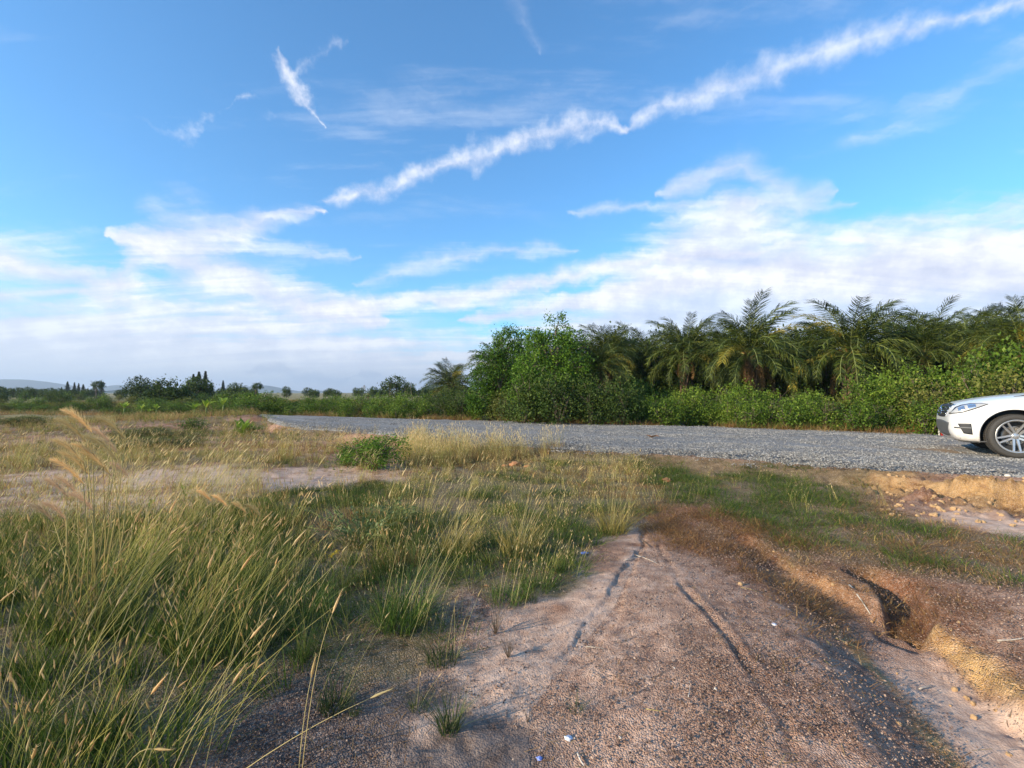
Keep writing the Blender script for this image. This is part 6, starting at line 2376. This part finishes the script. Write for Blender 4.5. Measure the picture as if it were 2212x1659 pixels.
def leaf_thing(px, py, L, label, seed, mat=None, h=0.0, z=None, name='dead_leaf', cat='dead leaf'):
    r = random.Random(seed)
    V, F = [], []
    N = 8
    for i in range(N + 1):
        t = i / N
        w = L * .28 * math.sin(math.pi * min(max(t, .03), .97)) * r.uniform(.8, 1.1)
        z_ = L * (.10 + .22 * (t - .5) ** 2 + .05 * math.sin(t * 9 + seed))
        V += [((t - .5) * L, -w, z_ + w * .5), ((t - .5) * L, 0, z_), ((t - .5) * L, w, z_ + w * .4)]
    for i in range(N):
        for k in (0, 1):
            F.append((i * 3 + k, i * 3 + k + 1, i * 3 + k + 4, i * 3 + k + 3))
    g = Geo()
    g.add(V, F)
    return thing_mesh(name, g.mesh(name, [mat or BROWN]), None, px, py, label, cat, h=h, rz=r.uniform(-.5, .5), z=z)


x, y = G(1410, 949, .28)
leaf_thing(1410, 949, .34, 'orange brown dead leaf lying alone on the gravel road', 1, h=.28, z=float(road_z(np.array([x]), np.array([y]))[0]) + .01)
leaf_thing(1010, 1335, .05, 'small orange dead leaf caught in the dry stems of the middle grass', 2)
leaf_thing(1050, 1268, .06, 'orange dead leaf at the foot of the golden tussock', 3)


def scrap(px, py, s, mat, label, seed):
    me = lump(seed, s, .45, 3, .9)
    return thing_mesh('plastic_scrap', me, mat, px, py, label, 'litter', rz=seed, sink=-s * .2)


scrap(1228, 1606, .015, WHITE, 'largest white crumpled plastic scrap, low on the bare mound', 31)
scrap(1165, 1645, .011, BLUE, 'blue scrap at the bottom, left of the white crumpled scrap', 32)
scrap(1262, 1200, .028, BLUE, 'small blue scrap on the silt beside the grass', 33)
scrap(1673, 1379, .014, WHITE, 'small white scrap right of the thin track on the mound', 34)
scrap(1495, 1722, .016, WHITE, 'thin white scrap at the bottom edge of the bare mound', 35)


def stick(p, q, rad, label, seed, mat=WOOD, h=.004, bend=.02):
    r = random.Random(seed)
    a, b = Vector((*G(*p), 0)), Vector((*G(*q), 0))
    a.z, b.z = HZ(a.x, a.y) + rad + h, HZ(b.x, b.y) + rad + h
    m_ = a.lerp(b, .5)
    m_.z = max(HZ(m_.x, m_.y) + rad + .002, m_.z) + r.uniform(0, bend * .4)
    m_.x += r.uniform(-bend, bend)
    m_.y += r.uniform(-bend, bend)
    g = Geo()
    C = [a * (1 - t) ** 2 + m_ * 2 * t * (1 - t) + b * t * t for t in np.linspace(0, 1, 7)]
    g.tube([c - a for c in C], [rad * r.uniform(.8, 1.05) * (1 - .5 * i / 6) for i in range(7)], 6)
    o = link('stick', g.mesh('stick', [mat]), loc=a)
    tag(o, label, 'stick')


stick((1487, 1540), (1489, 1506), .0022, 'short white stick standing out on the bare mound', 1, PALE)
stick((1412, 1493), (1462, 1465), .0022, 'dark curved twig lying across the left slope of the mound', 2, MAT['twig'])
stick((1372, 1205), (1420, 1232), .006, 'pale stick lying over the head of the rill', 3)
stick((1350, 1222), (1398, 1212), .005, 'second stick across the head of the rill, below the first', 4)
stick((1835, 1268), (1880, 1303), .009, 'stick resting in the straw above the pit of the gully', 5)
stick((1985, 1447), (2014, 1438), .006, 'short grey stick on the dark pebbles left of the gully floor', 6)
stick((2245, 1506), (2180, 1520), .008, 'brown twig lying on the silty gully floor', 7, MAT['twig'])
stick((2155, 1410), (2212, 1416), .006, 'pale stick on the slope right of the gully', 8)
stick((1248, 1640), (1262, 1668), .005, 'pale chip of wood beside the white crumpled scrap', 9, PALE)
stick((1265, 1408), (1305, 1423), .003, 'thin grey twig on the edge of the silt by the grass', 10)
stick((1390, 1170), (1404, 1190), .005, 'dark stub of root at the top of the rill', 11, MAT['twig'])
stick((1600, 1290), (1640, 1300), .002, 'thin straw on the wheel marks of the mound', 12, S_STALK)
stick((1805, 1372), (1870, 1378), .002, 'long thin straw by the left bank of the gully', 13, S_STALK)
stick((1785, 1385), (1800, 1398), .002, 'short straw below the long thin one', 14, S_STALK)
stick((1780, 1452), (1800, 1466), .002, 'whitish straw on the brown shoulder of the mound', 15, S_STALK)
stick((1395, 1562), (1440, 1570), .0022, 'straw lying right of the sparse grey tuft', 16, S_STALK)


# ------------------------------------------------------------------ dry heaps at the foot of the hedge
def heap(px, py, s, n, h, mat, label, seed, cat='dry brush', name='dry_brush'):
    r = np.random.default_rng(seed)
    x, y = G(px, py, .25)
    g = Geo()
    for k in range(n):
        a = r.uniform(0, 6.28)
        q = r.uniform(0, .6) * s
        b = Vector((math.cos(a) * q, math.sin(a) * q * .6, 0))
        d = Vector((r.normal() * .8, r.normal() * .6, abs(r.normal()) * h + .15)).normalized()
        L = r.uniform(.25, .8) * s
        m_ = b + d * L * .6
        e = m_ + (d + Vector((r.normal() * .3, r.normal() * .3, -.5))).normalized() * L * .4
        g.tube([b, m_, e], [.010, .007, .003], 3, v=float(r.uniform(0, 1)), cap=False)
    o = link(name, g.mesh(name, [mat]), loc=(x, y, HZ(x, y) + .02))
    tag(o, label, cat)


S_RUST = solo_mat('rusty_fronds', [(0.1, (0.26, 0.11, 0.05)), (0.6, (0.44, 0.22, 0.10)), (0.95, (0.60, 0.38, 0.20))], .2)
heap(1240, 912, .5, 60, .5, S_RUST, 'rust coloured heap of dead fronds below the dark bushes, by the road', 1)
heap(1320, 914, .55, 60, .5, S_RUST, 'low rusty brush right of the small rust coloured heap, by the road', 2)
heap(1775, 922, 1.1, 110, 1.4, S_GOLD, 'golden spray of dry grass at the foot of the hedge, below the largest palm', 3)
heap(1665, 920, 1.0, 120, 1.3, S_RUST, 'brown leafless bush at the foot of the hedge, below the palm with the dead fronds', 4)
heap(2000, 936, .8, 130, .5, S_RUST, 'orange brown heap of dead fronds beside the front of the white car', 5)
heap(1560, 915, .7, 70, .8, S_GOLD, 'small golden tuft by the road right of the rusty brush', 6)
heap(915, 900, 1.0, 90, 1.2, S_GOLD, 'golden dry tuft at the hedge foot, left of the round trees', 7)
heap(1140, 905, .6, 60, .6, S_RUST, 'pale brown straw heap just left of the tallest tree, by the road', 8)
heap(1860, 926, .8, 80, 1.2, S_GOLD, 'dry golden spray between the largest palm and the car', 9)

# thin bare saplings sticking up above the thicket
for i, (a, b, t, lab) in enumerate(((838, 870, 828, 'thin bare sapling above the thicket, leftmost of the group'), (848, 870, 832, 'thin sapling with sparse leaves beside the leftmost one'), (868, 870, 836, 'crooked thin sapling in the middle of the group'),
                                    (882, 870, 832, 'thin sapling with tufted top'), (893, 870, 830, 'rightmost thin sapling above the thicket'))):
    Yd = 33.0
    x = (a - CX) / F_PX * Yd
    zt = AT(a, t, Yd)[2]
    z0 = HZ(x, Yd)
    r = random.Random(i)
    o = bpy.data.objects.new('thin_sapling', None)
    COL.objects.link(o)
    o.location = (x, Yd, z0)
    g = Geo()
    H_ = zt - z0
    g.tube([(0, 0, 0), (r.uniform(-.2, .2), 0, H_ * .6), (r.uniform(-.3, .3), 0, H_)], [.03, .02, .01], 4)
    link('stem', g.mesh('stem', [MAT['twig']]), o)
    P = np.array([[r.gauss(0, .12), r.gauss(0, .12), H_ * r.uniform(.55, 1.02)] for _ in range(46)])
    V, F, v = leaf_quads(P, .11, .3, .5)
    link('leaves', new_mesh('leaves', V, F, 4, [MAT['dark_leaf']], None, False, dict(v=v)), o)
    tag(o, lab, 'sapling')

# ------------------------------------------------------------------ haze
if True:
    g = Geo()
    X0, X1, Y0, Y1, Z0, Z1 = -9300, 9300, -9300, 9300, -6, 240
    g.add([(a, b, c) for a in (X0, X1) for b in (Y0, Y1) for c in (Z0, Z1)], [(0, 1, 3, 2), (4, 6, 7, 5), (0, 4, 5, 1), (2, 3, 7, 6), (1, 5, 7, 3), (0, 2, 6, 4)])
    m, T = new_mat('haze')
    pv = T.n('ShaderNodeVolumePrincipled', {'Color': (0.66, 0.81, 1.0, 1), 'Density': 0.00024, 'Anisotropy': 0.2})
    T.n('ShaderNodeOutputMaterial', {'Volume': pv.outputs[0]})
    o = link('haze', g.mesh('haze', [m], False))
    tag(o, kind='stuff')
    scene.cycles.volume_max_steps = 64
